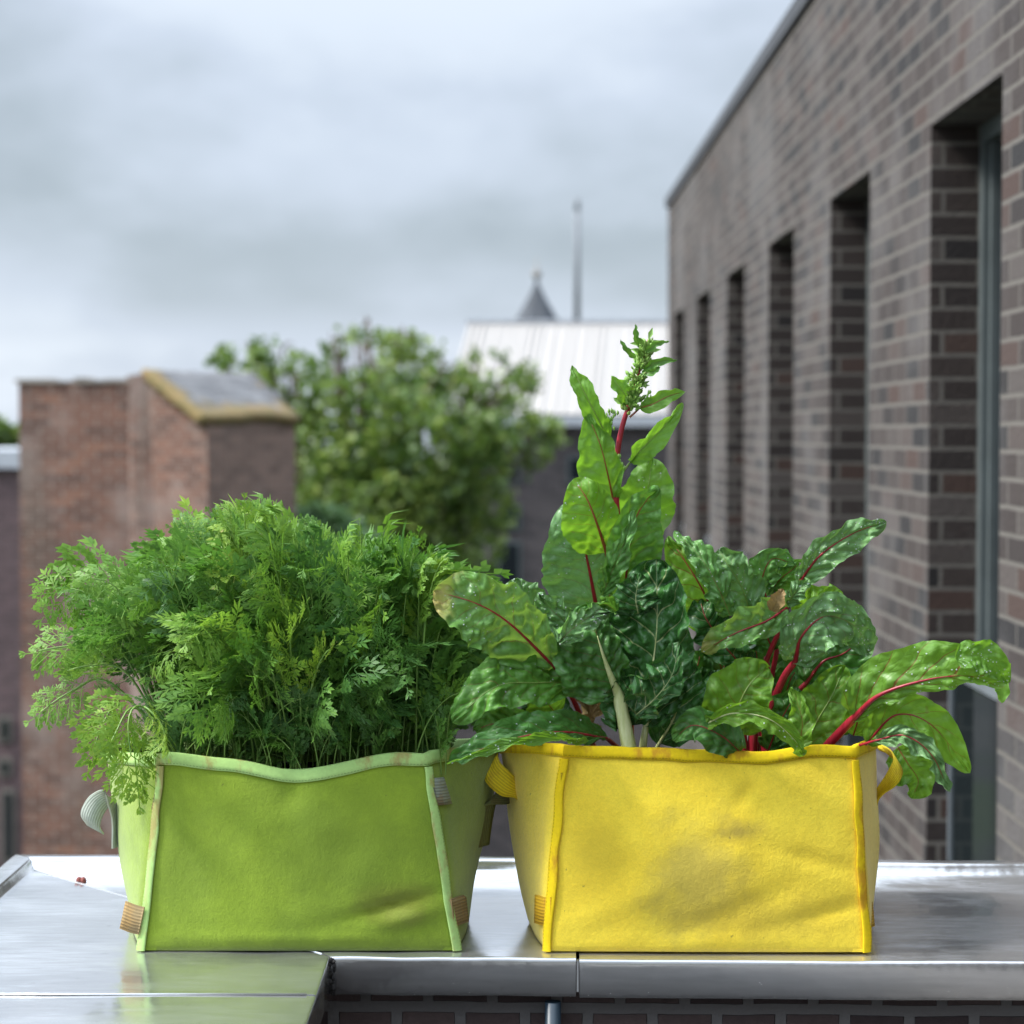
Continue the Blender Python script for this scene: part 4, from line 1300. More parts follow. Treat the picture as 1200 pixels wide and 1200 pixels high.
SOIL_Z = at(350, 880, 2.85).z - 0.015
cf = Fronds(); rnd = random.Random(21)
cen_top = [  # outline of the foliage mass: angle steps as (px, py) from left round the top to the right
    (30, 790), (45, 735), (72, 690), (100, 676), (140, 660), (175, 645), (215, 624), (262, 604), (300, 598), (345, 620), (400, 626), (450, 632), (500, 650), (540, 672), (575, 700), (590, 740), (590, 790), (570, 830)]
def outline_top(px):
    for (a, b) in zip(cen_top, cen_top[1:]):
        if a[0] <= px <= b[0] and b[0] > a[0]:
            return a[1] + (b[1] - a[1]) * (px - a[0]) / (b[0] - a[0])
    return 700
NF = 370
for k in range(NF):
    tx = rnd.uniform(78, 588)
    if tx < 150 and rnd.random() < 0.55: tx = rnd.uniform(150, 560)
    yt = outline_top(tx)
    depth = rnd.uniform(-1, 1)
    Y = 2.96 + depth * 0.19
    f_ = rnd.random() ** 1.12
    ylow = 868 if 185 < tx < 530 else 810
    shrink = 1 - 0.12 * depth ** 2
    ty = yt + 6 + (ylow - yt) * f_
    Y = Y - 0.10 * f_ * (1 if rnd.random() < 0.75 else -0.5)
    if tx > 505: Y = max(Y, 2.86)
    tip = at(tx, ty, max(2.70, Y))
    bx = 360 + (tx - 320) * rnd.uniform(0.45, 0.75)
    bx = min(520, max(195, bx))
    bY = min(3.09, max(2.83, 2.96 + depth * 0.12))
    base = at(bx, 895, bY); base.z = SOIL_Z - 0.01
    dist = abs(tx - bx) * Y / F
    p = frond_path(base, tip, 0.03 + 0.25 * dist * rnd.uniform(0.6, 1.2), 12, droop=0.03 * f_ + 0.04)
    L = sum((p[i + 1] - p[i]).length for i in range(11))
    fl = min(0.85, rnd.uniform(0.11, 0.165) / L)
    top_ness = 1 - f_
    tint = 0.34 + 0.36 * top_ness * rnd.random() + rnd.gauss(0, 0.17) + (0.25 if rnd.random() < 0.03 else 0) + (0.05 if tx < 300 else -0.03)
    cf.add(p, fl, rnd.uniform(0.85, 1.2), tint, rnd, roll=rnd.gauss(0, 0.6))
# wisps standing a little proud of the mass
for k in range(34):
    tx = rnd.uniform(60, 560); Y = rnd.uniform(2.80, 3.08)
    tip = at(tx, outline_top(tx) - rnd.uniform(2, 22), Y)
    bx = 360 + (tx - 320) * 0.65
    base = at(bx, 760 + rnd.uniform(-20, 40), Y)
    p = frond_path(base, tip, rnd.uniform(-0.01, 0.03), 10)
    L = sum((p[i + 1] - p[i]).length for i in range(9))
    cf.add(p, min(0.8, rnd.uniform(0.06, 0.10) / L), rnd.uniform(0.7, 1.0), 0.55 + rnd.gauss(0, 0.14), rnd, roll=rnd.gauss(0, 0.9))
# small low leaves just inside the front rim
for k in range(75):
    bx = rnd.uniform(190, 528); Y = rnd.uniform(2.80, 2.87)
    base = at(bx, 893, Y); base.z = SOIL_Z - 0.01
    tip = at(bx + rnd.gauss(0, 38), rnd.uniform(805, 884), Y - rnd.uniform(-0.03, 0.03))
    p = frond_path(base, tip, rnd.uniform(0.0, 0.03), 10)
    L = sum((p[i + 1] - p[i]).length for i in range(9))
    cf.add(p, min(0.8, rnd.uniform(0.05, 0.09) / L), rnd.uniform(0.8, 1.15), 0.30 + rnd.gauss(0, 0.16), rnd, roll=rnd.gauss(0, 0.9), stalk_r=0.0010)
# short stalks and thin stems low in the bag
for k in range(110):
    bx = rnd.uniform(195, 530)
    base = at(bx, 890, rnd.uniform(2.82, 3.05)); base.z = SOIL_Z - 0.01
    tip = at(bx + rnd.gauss(0, 42), rnd.uniform(760, 865), base.y + rnd.gauss(0, 0.03))
    p = frond_path(base, tip, 0.01, 10)
    L = sum((p[i + 1] - p[i]).length for i in range(9))
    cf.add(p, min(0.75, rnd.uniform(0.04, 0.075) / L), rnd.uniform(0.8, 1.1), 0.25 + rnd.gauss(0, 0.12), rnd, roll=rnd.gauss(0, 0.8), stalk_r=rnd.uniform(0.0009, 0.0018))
o = cf.build(None, 'carrot_foliage', one=True, origin=tuple(at(350, 890, 2.95)))
tag(o, 'dense mass of feathery green carrot tops filling the green bag', 'carrot foliage', kind='stuff')


def carrot_plant(label, base, items, tint, seed):
    """items: (tip px, py, Y, lean, droop, leaf length)"""
    b = at(*base); b.z = SOIL_Z
    root = empty('carrot_plant', b, label, 'carrot plant', 'single carrot plants standing out from the mass')
    rnd = random.Random(seed)
    for it in items:
        f = Fronds()
        if isinstance(it[0], tuple):
            p = catmull([b + Vector((rnd.uniform(-.01, .01), rnd.uniform(-.01, .01), 0))] + [at(*q) for q in it[0]], 16)
            ll, roll = it[1], it[2]
        else:
            tip = at(*it[:3]); p = frond_path(b + Vector((rnd.uniform(-.01, .01), rnd.uniform(-.01, .01), 0)), tip, it[3], 14, it[4])
            ll, roll = it[5], (it[6] if len(it) > 6 else 0.0)
        L = sum((p[i + 1] - p[i]).length for i in range(len(p) - 1))
        f.add(p, min(0.85, ll / L), rnd.uniform(0.9, 1.1), tint + rnd.gauss(0, 0.05), rnd, roll=roll, stalk_r=0.002)
        lf = f_build(f, root)


def f_build(f, root):
    lf = f.build(root, 'leaf', one=True)
    return lf


carrot_plant('carrot plant whose pale green leaves hang over the left rim', (215, 890, 2.86),
             [((( 170, 830, 2.80), (150, 850, 2.77), (165, 955, 2.745)), 0.135, 0.1), (((150, 820, 2.84), (120, 850, 2.80), (100, 915, 2.78)), 0.135, 0.0),
              (((160, 830, 2.80), (135, 860, 2.76), (120, 900, 2.75)), 0.12, 0.3), (((170, 830, 2.78), (190, 850, 2.76), (198, 895, 2.757)), 0.09, -0.2)], 0.78, 4)
carrot_plant('tallest carrot plant, its bright sprig topping the mass', (300, 890, 2.92),
             [((300, 700, 2.90), (287, 577, 2.90), 0, 0) and (((296, 720, 2.90), (288, 640, 2.89), (286, 577, 2.89)), 0.10, 0.2),
              (((280, 720, 2.88), (262, 660, 2.87), (240, 622, 2.87)), 0.12, -0.2), (((310, 720, 2.88), (318, 660, 2.87), (330, 610, 2.87)), 0.12, 0.4),
              (((290, 700, 2.88), (284, 640, 2.87), (268, 592, 2.87)), 0.07, 0.5), (((296, 700, 2.88), (292, 640, 2.87), (305, 590, 2.87)), 0.07, -0.5)], 0.76, 6)
carrot_plant('carrot plant arching furthest left in front of the red bricks', (205, 890, 2.93),
             [(((140, 760, 2.90), (80, 757, 2.88), (22, 768, 2.87)), 0.12, 0.2), (((130, 800, 2.90), (80, 812, 2.88), (28, 850, 2.87)), 0.105, 0.1), (((150, 790, 2.88), (105, 780, 2.86), (62, 792, 2.85)), 0.10, -0.3), (((150, 745, 2.92), (110, 700, 2.91), (78, 712, 2.90)), 0.11, 0.4),
              (((140, 740, 2.92), (85, 690, 2.90), (42, 735, 2.90)), 0.15, 0.0), (((150, 720, 2.94), (95, 668, 2.93), (55, 700, 2.92)), 0.13, -0.2)], 0.68, 8)
carrot_plant('carrot plant with upright sprig at the right behind the chard leaf', (470, 890, 3.00),
             [(((480, 760, 3.0), (478, 700, 3.0), (492, 616, 3.0)), 0.11, 0.4), (((490, 760, 3.0), (510, 700, 3.0), (512, 655, 3.0)), 0.10, -0.3),
              (((470, 760, 2.98), (460, 700, 2.97), (452, 640, 2.97)), 0.12, 0.2)], 0.55, 10)
carrot_plant('carrot plant with yellowish leaves at the centre of the mass', (350, 890, 2.85),
             [(((352, 820, 2.81), (340, 750, 2.775), (362, 700, 2.755)), 0.12, 0.5), (((340, 820, 2.82), (318, 760, 2.78), (300, 735, 2.76)), 0.11, -0.6), (((362, 820, 2.81), (378, 770, 2.78), (402, 752, 2.765)), 0.10, 0.7)], 0.80, 12)

# ------------------------------------------------------------------ chard
DROP = NT('water_drop')
DROP.setb(Base_Color=(0.85, 0.92, 0.88), Roughness=0.05, IOR=1.33, Transmission_Weight=0.55, Specular_IOR_Level=0.9)
M['drop'] = DROP.m


def vnoise(p): return noise.noise(p)


def chard_leaf(root, pts, w, mat='lf_mid', stalk=None, smat='st_red', sr=(4.0, 1.2), al=(0, 30), ar=(0, 30), wl=1.0, wr=1.0, prof=(0.75, 0.6), ruf=0.006,
               savoy=0.004, nv=7, seed=0, drops=0, res=(52, 13), edge=0.07, name='leaf', ribend=0.92, wave=3.0, label=None):
    """pts: midrib (px,py,Y) base->tip;  w: half-width in px;  al/ar: (tilt at midrib, extra curl to the margin) in degrees, + towards the viewer."""
    nt_, nh = res
    sp = catmull([at(*p) for p in pts], nt_ + 1)
    Yav = sum(p[2] for p in pts) / len(pts)
    w_m = w * Yav / F
    Ltot = sum((sp[i + 1] - sp[i]).length for i in range(nt_))
    verts, faces, uv, qv = [], [], [], []
    nc = 2 * nh + 1
    off = Vector((seed * 3.17, seed * 1.3, seed * 0.7))
    for i in range(nt_ + 1):
        t = i / nt_
        T = (sp[min(i + 1, nt_)] - sp[max(i - 1, 0)]).normalized()
        V = (CAM - sp[i]).normalized()
        N = (V - T * V.dot(T)).normalized()
        S = T.cross(N)
        pf = max(0.0, math.sin(PI * min(1, max(0, t)) ** prof[0])) ** prof[1]
        pf *= (1 - 0.0 * t)
        for sgn, tilt, ww in ((-1, al, wl), (1, ar, wr)):
            side = []
            hw = w_m * ww * pf * (1 + edge * vnoise(off + Vector((t * 7, sgn * 5, 0))) + edge * 0.6 * vnoise(off + Vector((t * 19, sgn * 5, 3))))
            x = y = 0.0
            for j in range(nh + 1):
                v = j / nh
                if j:
                    a_ = R(tilt[0] + tilt[1] * (v - 0.5 / nh))
                    x += math.cos(a_) * hw / nh; y += math.sin(a_) * hw / nh
                p = sp[i] + S * (sgn * x) + N * y
                q = nv * (t - 0.30 * v * (1 - 0.3 * t)) + (0.23 if sgn > 0 else 0.0) + 0.26 * vnoise(off + Vector((v * 2.2, t * 5, sgn * 4)))
                fr = q - math.floor(q)
                bl = 1 - (2 * fr - 1) ** 2
                env = min(1, v / 0.22) * min(1, t / 0.06) * min(1, (1 - t) / 0.04 + 0.2)
                a_ = R(tilt[0] + tilt[1] * v)
                nn = N * math.cos(a_) - S * (sgn * math.sin(a_))
                cell = abs(vnoise(p * 42 + off)) * 1.5 + 0.55 * abs(vnoise(p * 95 + off))
                disp = 1.7 * savoy * env * (0.38 * bl + 1.25 * cell - 0.6)
                disp += ruf * v ** 2.2 * math.sin(2 * PI * wave * t + seed * 1.9 + sgn * 0.9 + 1.3 * vnoise(off + Vector((t * 4, 0, sgn))))
                side.append((p + nn * disp, 0.5 + 0.5 * sgn * v, t, q))
            if sgn < 0: left = side[::-1]
            else: row = left[:-1] + side
        for (p, u_, t_, q_) in row:
            verts.append(p); uv.append((u_, t_)); qv.append(q_)
    for i in range(nt_):
        for j in range(nc - 1):
            a = i * nc + j
            faces.append((a, a + 1, a + nc + 1, a + nc))
    org = parent_world(root)
    me = bpy.data.meshes.new(name)
    me.from_pydata([tuple(p - org) for p in verts], [], faces)
    l = me.uv_layers.new(name='UVMap')
    l.data.foreach_set('uv', np.array([uv[k] for f in faces for k in f], dtype=np.float32).ravel())
    a = me.attributes.new('q', 'FLOAT', 'POINT'); a.data.foreach_set('value', qv)
    me.polygons.foreach_set('use_smooth', [True] * len(faces))
    me.materials.append(M[mat]); me.update()
    lf = link(bpy.data.objects.new(name, me), root)
    if label: lf['label'] = label
    # stalk + midrib
    if smat:
        path = []
        ks = 0
        if stalk:
            sps = catmull([at(*p) for p in stalk] + [sp[0]], 14)
            path += sps[:-1]; ks = len(path)
        m_ = int(nt_ * ribend)
        for i in range(0, m_, 2):
            V = (CAM - sp[i]).normalized()
            path.append(sp[i] + V * (0.0004 + 0.12 * sr[1] * Yav / F))
        np_ = len(path)
        rad = []
        for i in range(np_):
            if i < ks: r_ = sr[0] + (sr[1] * 1.35 - sr[0]) * (i / max(1, ks))
            else:
                f_ = (i - ks) / max(1, np_ - ks)
                r0 = sr[1] * 1.35 if ks else sr[0]
                r_ = r0 + (0.35 - r0) * f_ ** 0.7
            rad.append(r_ * (0.92 if i < ks else 0.78) * Yav / F)
        mb = MB(); mb.tube(path, rad, 8)
        mb.build('stalk', M[smat], lf)
    if drops:
        rnd = random.Random(seed * 7 + 1)
        mb = MB()
        for k in range(drops):
            i = rnd.randint(2, nt_ - 2); j = rnd.randint(1, nc - 2)
            p = Vector(verts[i * nc + j]); q1 = Vector(verts[i * nc + j + 1]); q2 = Vector(verts[(i + 1) * nc + j])
            p = p + (q1 - p) * rnd.random() + (q2 - p) * rnd.random()
            nn = (q1 - Vector(verts[i * nc + j])).cross(q2 - Vector(verts[i * nc + j]))
            if nn.length < 1e-12: continue
            nn.normalize()
            if nn.dot(CAM - p) < 0: nn = -nn
            r0 = rnd.choice((0.0006, 0.0007, 0.0009, 0.0013))
            u_ = nn.orthogonal().normalized(); w_ = nn.cross(u_)
            rings = [[p + (u_ * math.cos(2 * PI * b / 6) + w_ * math.sin(2 * PI * b / 6)) * (r0 * math.cos(th)) + nn * (r0 * 0.75 * math.sin(th)) for b in range(6)] for th in (0, 0.6, 1.15, 1.5)]
            mb.grid(rings, closed=True)
        d = mb.build('water_drops', M['drop'], lf); d['kind'] = 'stuff'
    return lf


def plant(base, label):
    b = at(*base); b.z = at(800, 885, 2.9).z - 0.02
    return empty('chard_plant', b, label, 'chard plant', 'chard plants in the yellow bag')


# -- 1: the tall bolting plant
p1 = plant((738, 880, 2.95), 'tall bolting chard with red stem and green flower spike')
mb = MB()
stem = catmull([at(738, 890, 2.95), at(738, 800, 2.94), at(733, 700, 2.93), (at(727, 640, 2.925)), at(722, 590, 2.92), at(722, 545, 2.92), at(728, 505, 2.92), at(737, 475, 2.92), at(743, 455, 2.92), at(752, 425, 2.92), at(760, 398, 2.92)], 60)
mb.tube(stem, [(5.2 - 3.9 * (i / 59) ** 1.3) * 2.92 / F for i in range(60)], 10)
mb.build('stem', M['st_red'], p1)
Yp = 2.92
chard_leaf(p1, [(714, 517, Yp), (703, 495, Yp - .01), (690, 470, Yp - .02), (678, 446, Yp - .02), (670, 428, Yp - .01)], 15, 'lf_brightgreen', smat='st_green', sr=(1.6, 0.9), al=(10, 35), ar=(-10, 60), prof=(0.85, 0.75), ruf=0.003, savoy=0.002, seed=1, wave=2)
chard_leaf(p1, [(719, 588, Yp), (712, 555, Yp - .012), (703, 520, Yp - .02), (688, 485, Yp - .02)], 25, 'lf_brightgreen', stalk=[(722, 612, Yp)], smat='st_redbrown', sr=(2.4, 1.3), al=(-5, 25), ar=(-5, 35), wl=1.35, wr=0.75, seed=2, savoy=0.003, ruf=0.004)
chard_leaf(p1, [(739, 541, Yp), (754, 524, Yp - .02), (775, 503, Yp - .02), (801, 473, Yp - .01)], 17, 'lf_brightgreen', stalk=[(722, 566, Yp), (730, 553, Yp)], smat='st_green', sr=(1.8, 1.0), al=(20, 70), ar=(-5, 20), wl=0.9, wr=1.05, prof=(0.8, 0.7), seed=3, savoy=0.002, ruf=0.003)
chard_leaf(p1, [(750, 478, Yp), (764, 474, Yp - .01), (784, 464, Yp - .01), (803, 459, Yp)], 10.5, 'lf_brightgreen', stalk=[(738, 489, Yp)], smat='st_redbrown', sr=(1.5, 0.8), al=(0, 40), ar=(10, 10), prof=(0.8, 0.7), seed=4, savoy=0.0015, ruf=0.002, res=(32, 8))
chard_leaf(p1, [(738, 472, Yp), (730, 459, Yp - .012), (716, 441, Yp - .015)], 12, 'lf_brightgreen', smat='st_green', sr=(1.1, 0.6), al=(10, 40), ar=(0, 30), seed=5, savoy=0.0015, ruf=0.003, res=(28, 8))
# big translucent leaf on the left, reddish rib
chard_leaf(p1, [(711, 648, Yp - .01), (700, 615, Yp - .04), (688, 585, Yp - .05), (672, 561, Yp - .045)], 37, 'lf_bright', stalk=[(722, 680, Yp)], smat='st_redbrown', sr=(3.0, 2.4), al=(-5, 12), ar=(-5, 25), wl=1.1, wr=0.85, prof=(0.68, 0.55), seed=6, savoy=0.003, ruf=0.004, drops=25)
# grey green big one behind it
chard_leaf(p1, [(699, 712, Yp + .02), (690, 665, Yp), (682, 630, Yp - .01), (668, 586, Yp + .0)], 48, 'lf_painted_sheen', stalk=[(712, 760, Yp + .01), (705, 735, Yp)], smat='st_red', sr=(3.4, 2.8), al=(-8, 25), ar=(-12, 25), wl=1.2, wr=0.95, prof=(0.66, 0.52), seed=7, savoy=0.0045, ruf=0.005, drops=60, nv=8)
# right bright leaf
chard_leaf(p1, [(738, 628, Yp + .03), (752, 598, Yp + .02), (760, 568, Yp + .01), (764, 536, Yp + .02)], 36, 'lf_brightgreen', smat='st_green', sr=(1.8, 1.2), al=(-5, 20), ar=(-10, 22), wl=0.92, wr=1.05, prof=(0.62, 0.5), seed=8, savoy=0.003, ruf=0.005, drops=25)
# folded leaf in front of the stem
chard_leaf(p1, [(732, 700, Yp - .04), (736, 650, Yp - .07), (746, 605, Yp - .08), (771, 569, Yp - .07)], 33, 'lf_mid', stalk=[(733, 740, Yp - .01)], smat='st_red', sr=(2.6, 2.0), al=(40, -20), ar=(-20, 18), wl=0.9, wr=1.25, prof=(0.66, 0.6), seed=9, savoy=0.004, ruf=0.004)
chard_leaf(p1, [(706, 698, Yp - .05), (716, 672, Yp - .075), (730, 640, Yp - .09), (744, 598, Yp - .09)], 15, 'lf_grey', smat=None, al=(10, 20), ar=(10, 20), prof=(0.8, 0.7), seed=10, savoy=0.004, ruf=0.004)
# small inner greens
chard_leaf(p1, [(722, 735, Yp), (718, 712, Yp - .01), (712, 690, Yp - .01)], 20, 'lf_brightgreen', smat='st_redbrown', sr=(1.2, .8), al=(0, 25), ar=(0, 25), seed=11, savoy=0.003, res=(28, 8))
# flower spike
rnd = random.Random(5)
mb = MB()
ax = stem[40:]
for k in range(420):
    s_ = rnd.random() ** 0.85
    i = min(len(ax) - 1, int(s_ * (len(ax) - 1)))
    c = ax[i]
    spread = (17 - 8 * s_) * (1.25 if rnd.random() < 0.15 else 0.85) * Yp / F
    if s_ < 0.22: spread *= 0.75
    d = Vector((rnd.gauss(0, 1), rnd.gauss(0, 1), rnd.gauss(0.15, 0.6))).normalized()
    p = c + d * spread * rnd.uniform(0.25, 1.0)
    r0 = rnd.uniform(1.5, 3.0) * Yp / F
    axis = (d + Vector((0, 0, 0.9))).normalized()
    u_ = axis.orthogonal().normalized(); w_ = axis.cross(u_)
    rings = [[p + axis * (r0 * 1.5 * z) + (u_ * math.cos(2 * PI * b / 5) + w_ * math.sin(2 * PI * b / 5)) * r0 * rr for b in range(5)] for z, rr in ((-0.9, 0.15), (-0.3, 0.8), (0.3, 0.75), (1.0, 0.1))]
    mb.grid(rings, closed=True, mi=0 if rnd.random() < 0.75 else 1)
for k in range(46):
    s_ = rnd.random(); i = min(len(ax) - 1, int(s_ * (len(ax) - 1)))
    c = ax[i]; d = Vector((rnd.gauss(0, 1), rnd.gauss(0, 0.8), rnd.gauss(0.5, 0.5))).normalized()
    L = rnd.uniform(8, 16) * Yp / F; p = c + d * 5 * Yp / F
    sd = d.cross(Vector((0, -1, 0.3))).normalized() * L * 0.2
    up = d.cross(sd).normalized() * L * 0.12
    mb.grid([[p - sd * 0.2, p + up * .2, p + sd * 0.2], [p + d * L * .5 - sd, p + d * L * .5 + up, p + d * L * .5 + sd], [p + d * L - sd * .1, p + d * L, p + d * L + sd * .1]], mi=0)
mb.build('flower_spike', [M['bud'], M['st_green']], p1)
for (a0, a1, a2, w_) in (((757, 413), (770, 403), (784, 400), 4), ((754, 434), (772, 424), (794, 422), 6), ((745, 420), (734, 410), (727, 398), 4), ((748, 405), (745, 392), (745, 380), 4), ((752, 436), (764, 436), (774, 430), 5)):
    chard_leaf(p1, [(*a0, Yp - .01), (*a1, Yp - .02), (*a2, Yp - .02)], w_, 'lf_mid', smat=None, al=(10, 40), ar=(10, 30), seed=a0[0] % 17, savoy=0.001, ruf=0.001, res=(18, 5))
# side flower sprig
for (cx, cy, n_) in ((715, 492, 26), (727, 545, 16), (760, 464, 22)):
    mb = MB()
    for k in range(n_):
        p = at(cx + rnd.gauss(0, 4), cy + rnd.uniform(-12, 10), Yp - 0.005); r0 = rnd.uniform(1.2, 2.2) * Yp / F
        rings = [[p + Vector((math.cos(2 * PI * b / 5) * rr, math.sin(2 * PI * b / 5) * rr, z * 1.5)) * r0 for b in range(5)] for z, rr in ((-1, .15), (-.3, .8), (.4, .7), (1, .1))]
        mb.grid(rings, closed=True)
    mb.build('side_buds', M['bud'], p1)
# leaf behind on the right with red veins (seen from below)
chard_leaf(p1, [(846, 742, Yp + .01), (830, 705, Yp - .01), (812, 672, Yp - .02), (783, 628, Yp - .01)], 34, 'lf_redvein', stalk=[(850, 800, Yp + .03), (851, 770, Yp + .02)], smat='st_red', sr=(3.4, 2.4), al=(-15, 10), ar=(5, 20), wl=1.15, wr=0.5, prof=(0.66, 0.6), seed=12, savoy=0.005, ruf=0.004, nv=6)
chard_leaf(p1, [(856, 722, Yp - .03), (842, 690, Yp - .045), (822, 655, Yp - .05), (790, 622, Yp - .03)], 19, 'lf_grey', smat=None, al=(10, 25), ar=(-10, -40), prof=(0.7, 0.6), seed=13, savoy=0.006, ruf=0.004, drops=40, nv=9)

# -- 2: pale-stalked plant, dark crinkled leaves in front
p2 = plant((740, 880, 2.84), 'pale-stalked chard with dark crinkled leaves at the front')
Yq = 2.83
chard_leaf(p2, [(757, 850, Yq), (764, 790, Yq - .02), (770, 730, Yq - .03), (769, 655, Yq - .015)], 62, 'lf_dark', stalk=[(752, 892, Yq + .01), (754, 870, Yq)], smat='st_pale', sr=(5.6, 3.0), al=(-8, 20), ar=(-8, 25), wl=1.05, wr=0.72, prof=(0.85, 0.42), ruf=0.007, savoy=0.010, nv=7, seed=20, res=(96, 26), ribend=0.62)
chard_leaf(p2, [(724, 812, Yq - .03), (711, 780, Yq - .05), (700, 745, Yq - .06), (690, 708, Yq - .04)], 44, 'lf_darkred', stalk=[(740, 896, Yq - .03), (734, 860, Yq - .03)], smat='st_pale', sr=(11, 6.0), al=(-5, 20), ar=(-30, 15), wl=1.35, wr=0.6, prof=(0.72, 0.5), ruf=0.006, savoy=0.007, nv=7, seed=21, res=(72, 20), ribend=0.7)
chard_leaf(p2, [(655, 752, Yq - .07), (672, 736, Yq - .085), (694, 722, Yq - .085), (716, 716, Yq - .07)], 17, 'lf_painted_sheen', smat=None, al=(5, 45), ar=(-10, 40), prof=(0.7, 0.5), ruf=0.004, savoy=0.008, nv=6, seed=22, res=(60, 16), drops=50)
chard_leaf(p2, [(745, 838, Yq - .05), (768, 818, Yq - .08), (788, 790, Yq - .085), (795, 752, Yq - .07)], 30, 'lf_dark', smat=None, al=(-5, 35), ar=(-10, 50), wl=1.2, wr=0.6, prof=(0.72, 0.5), ruf=0.006, savoy=0.008, nv=6, seed=23, res=(72, 18))
chard_leaf(p2, [(738, 850, Yq - .01), (735, 820, Yq - .03), (742, 790, Yq - .04)], 34, 'lf_dark', smat=None, al=(-5, 30), ar=(-5, 30), prof=(0.7, 0.5), ruf=0.005, savoy=0.008, seed=24, res=(56, 16))
chard_leaf(p2, [(772, 872, Yq + .02), (790, 840, Yq), (800, 800, Yq - .01), (806, 765, Yq)], 32, 'lf_dark', stalk=[(762, 892, Yq + .03)], smat='st_pale', sr=(3.4, 2.0), al=(-5, 30), ar=(-15, 30), ruf=0.005, savoy=0.007, seed=25, res=(60, 16))
chard_leaf(p2, [(722, 716, Yq - .05), (708, 708, Yq - .07), (696, 716, Yq - .075), (690, 728, Yq - .07)], 14, 'lf_mid', smat=None, al=(0, 50), ar=(0, 50), ruf=0.003, savoy=0.006, seed=26, res=(40, 12))
chard_leaf(p2, [(748, 720, Yq - .03), (745, 700, Yq - .04), (750, 672, Yq - .035)], 30, 'lf_dark', smat=None, al=(-5, 30), ar=(-5, 20), ruf=0.005, savoy=0.008, seed=27, res=(50, 14))

# -- 3: left plant lying over between the bags
p3 = plant((690, 880, 2.93), 'chard sprawling left over the gap between the bags')
chard_leaf(p3, [(650, 782, 2.82), (600, 733, 2.765), (560, 708, 2.745), (508, 692, 2.745)], 52, 'lf_yellowing', stalk=[(700, 885, 2.93), (672, 820, 2.87)], smat='st_red', sr=(4.0, 2.2), al=(-5, 30), ar=(-5, 30), wl=0.95, wr=0.80, prof=(1.0, 0.5), ruf=0.005, savoy=0.006, nv=6, seed=30, drops=70, res=(72, 18))
chard_leaf(p3, [(660, 735, 2.90), (632, 716, 2.88), (610, 694, 2.87), (606, 678, 2.875)], 24, 'lf_painted_sheen', smat=None, al=(0, 35), ar=(0, 45), prof=(0.9, 0.5), ruf=0.004, savoy=0.006, seed=31, drops=25)
chard_leaf(p3, [(690, 745, 2.85), (664, 730, 2.83), (642, 710, 2.825), (632, 694, 2.83)], 19, 'lf_painted_sheen', smat=None, al=(-5, 35), ar=(5, 40), prof=(0.9, 0.5), ruf=0.004, savoy=0.007, seed=32, drops=60, nv=8)
chard_leaf(p3, [(672, 800, 2.85), (630, 800, 2.79), (580, 805, 2.755), (530, 846, 2.745)], 36, 'lf_mid', smat='st_green', sr=(1.4, 1.0), al=(10, 15), ar=(-10, -25), wl=0.85, wr=0.95, prof=(0.95, 0.5), ruf=0.006, savoy=0.006, nv=6, seed=33, res=(72, 18), drops=20)
chard_leaf(p3, [(712, 866, 2.84), (660, 858, 2.77), (600, 866, 2.735), (526, 893, 2.73)], 27, 'lf_darkred', stalk=[(735, 885, 2.90)], smat='st_red', sr=(3.4, 2.2), al=(25, 35), ar=(-25, 10), wl=0.5, wr=1.05, prof=(0.85, 0.5), ruf=0.005, savoy=0.004, nv=7, seed=34, res=(72, 18), drops=20)
chard_leaf(p3, [(690, 868, 2.78), (640, 866, 2.728), (590, 874, 2.712), (524, 896, 2.715)], 9, 'lf_brightgreen', smat=None, al=(30, 20), ar=(15, 20), wl=0.7, wr=1.0, prof=(0.9, 0.5), ruf=0.004, savoy=0.003, nv=9, seed=35, drops=30)
chard_leaf(p3, [(650, 835, 2.93), (635, 812, 2.91), (640, 785, 2.90)], 26, 'lf_bright', smat=None, al=(0, 30), ar=(0, 30), seed=36, savoy=0.004, ruf=0.005)
chard_leaf(p3, [(692, 872, 2.86), (690, 845, 2.85), (697, 818, 2.85), (690, 806, 2.855)], 17, 'lf_brown', smat=None, al=(10, 50), ar=(-10, 60), seed=37, savoy=0.008, ruf=0.010, wave=5, label='withered brown leaf')
chard_leaf(p3, [(660, 862, 2.94), (640, 835, 2.95), (610, 830, 2.95)], 30, 'lf_dark', smat=None, al=(0, 30), ar=(0, 30), seed=38, savoy=0.006, ruf=0.006)

# -- 4: red-stalked bunch
p4 = plant((885, 880, 2.90), 'red-stalked chard bunch with drop-covered leaves right of centre')
Yr = 2.88
mb = None
chard_leaf(p4, [(932, 775, Yr - .03), (940, 745, Yr - .06), (968, 722, Yr - .07), (1003, 735, Yr - .05), (1018, 765, Yr - .03)], 40, 'lf_painted_sheen', stalk=[(893, 892, Yr), (903, 835, Yr - .01), (918, 795, Yr - .02)], smat='st_red', sr=(5.6, 3.4), al=(0, 35), ar=(0, 20), wl=0.75, wr=0.95, prof=(0.72, 0.5), ruf=0.006, savoy=0.006, nv=7, seed=40, drops=170, res=(76, 18), ribend=0.5)
chard_leaf(p4, [(945, 800, Yr + .0), (965, 775, Yr - .01), (990, 765, Yr - .01), (1022, 738, Yr - .0)], 38, 'lf_darkred', stalk=[(905, 892, Yr + .02), (920, 830, Yr + .01)], smat='st_red', sr=(4.2, 2.6), al=(-5, 25), ar=(-5, 25), prof=(0.75, 0.5), ruf=0.006, savoy=0.006, seed=41, res=(60, 16))
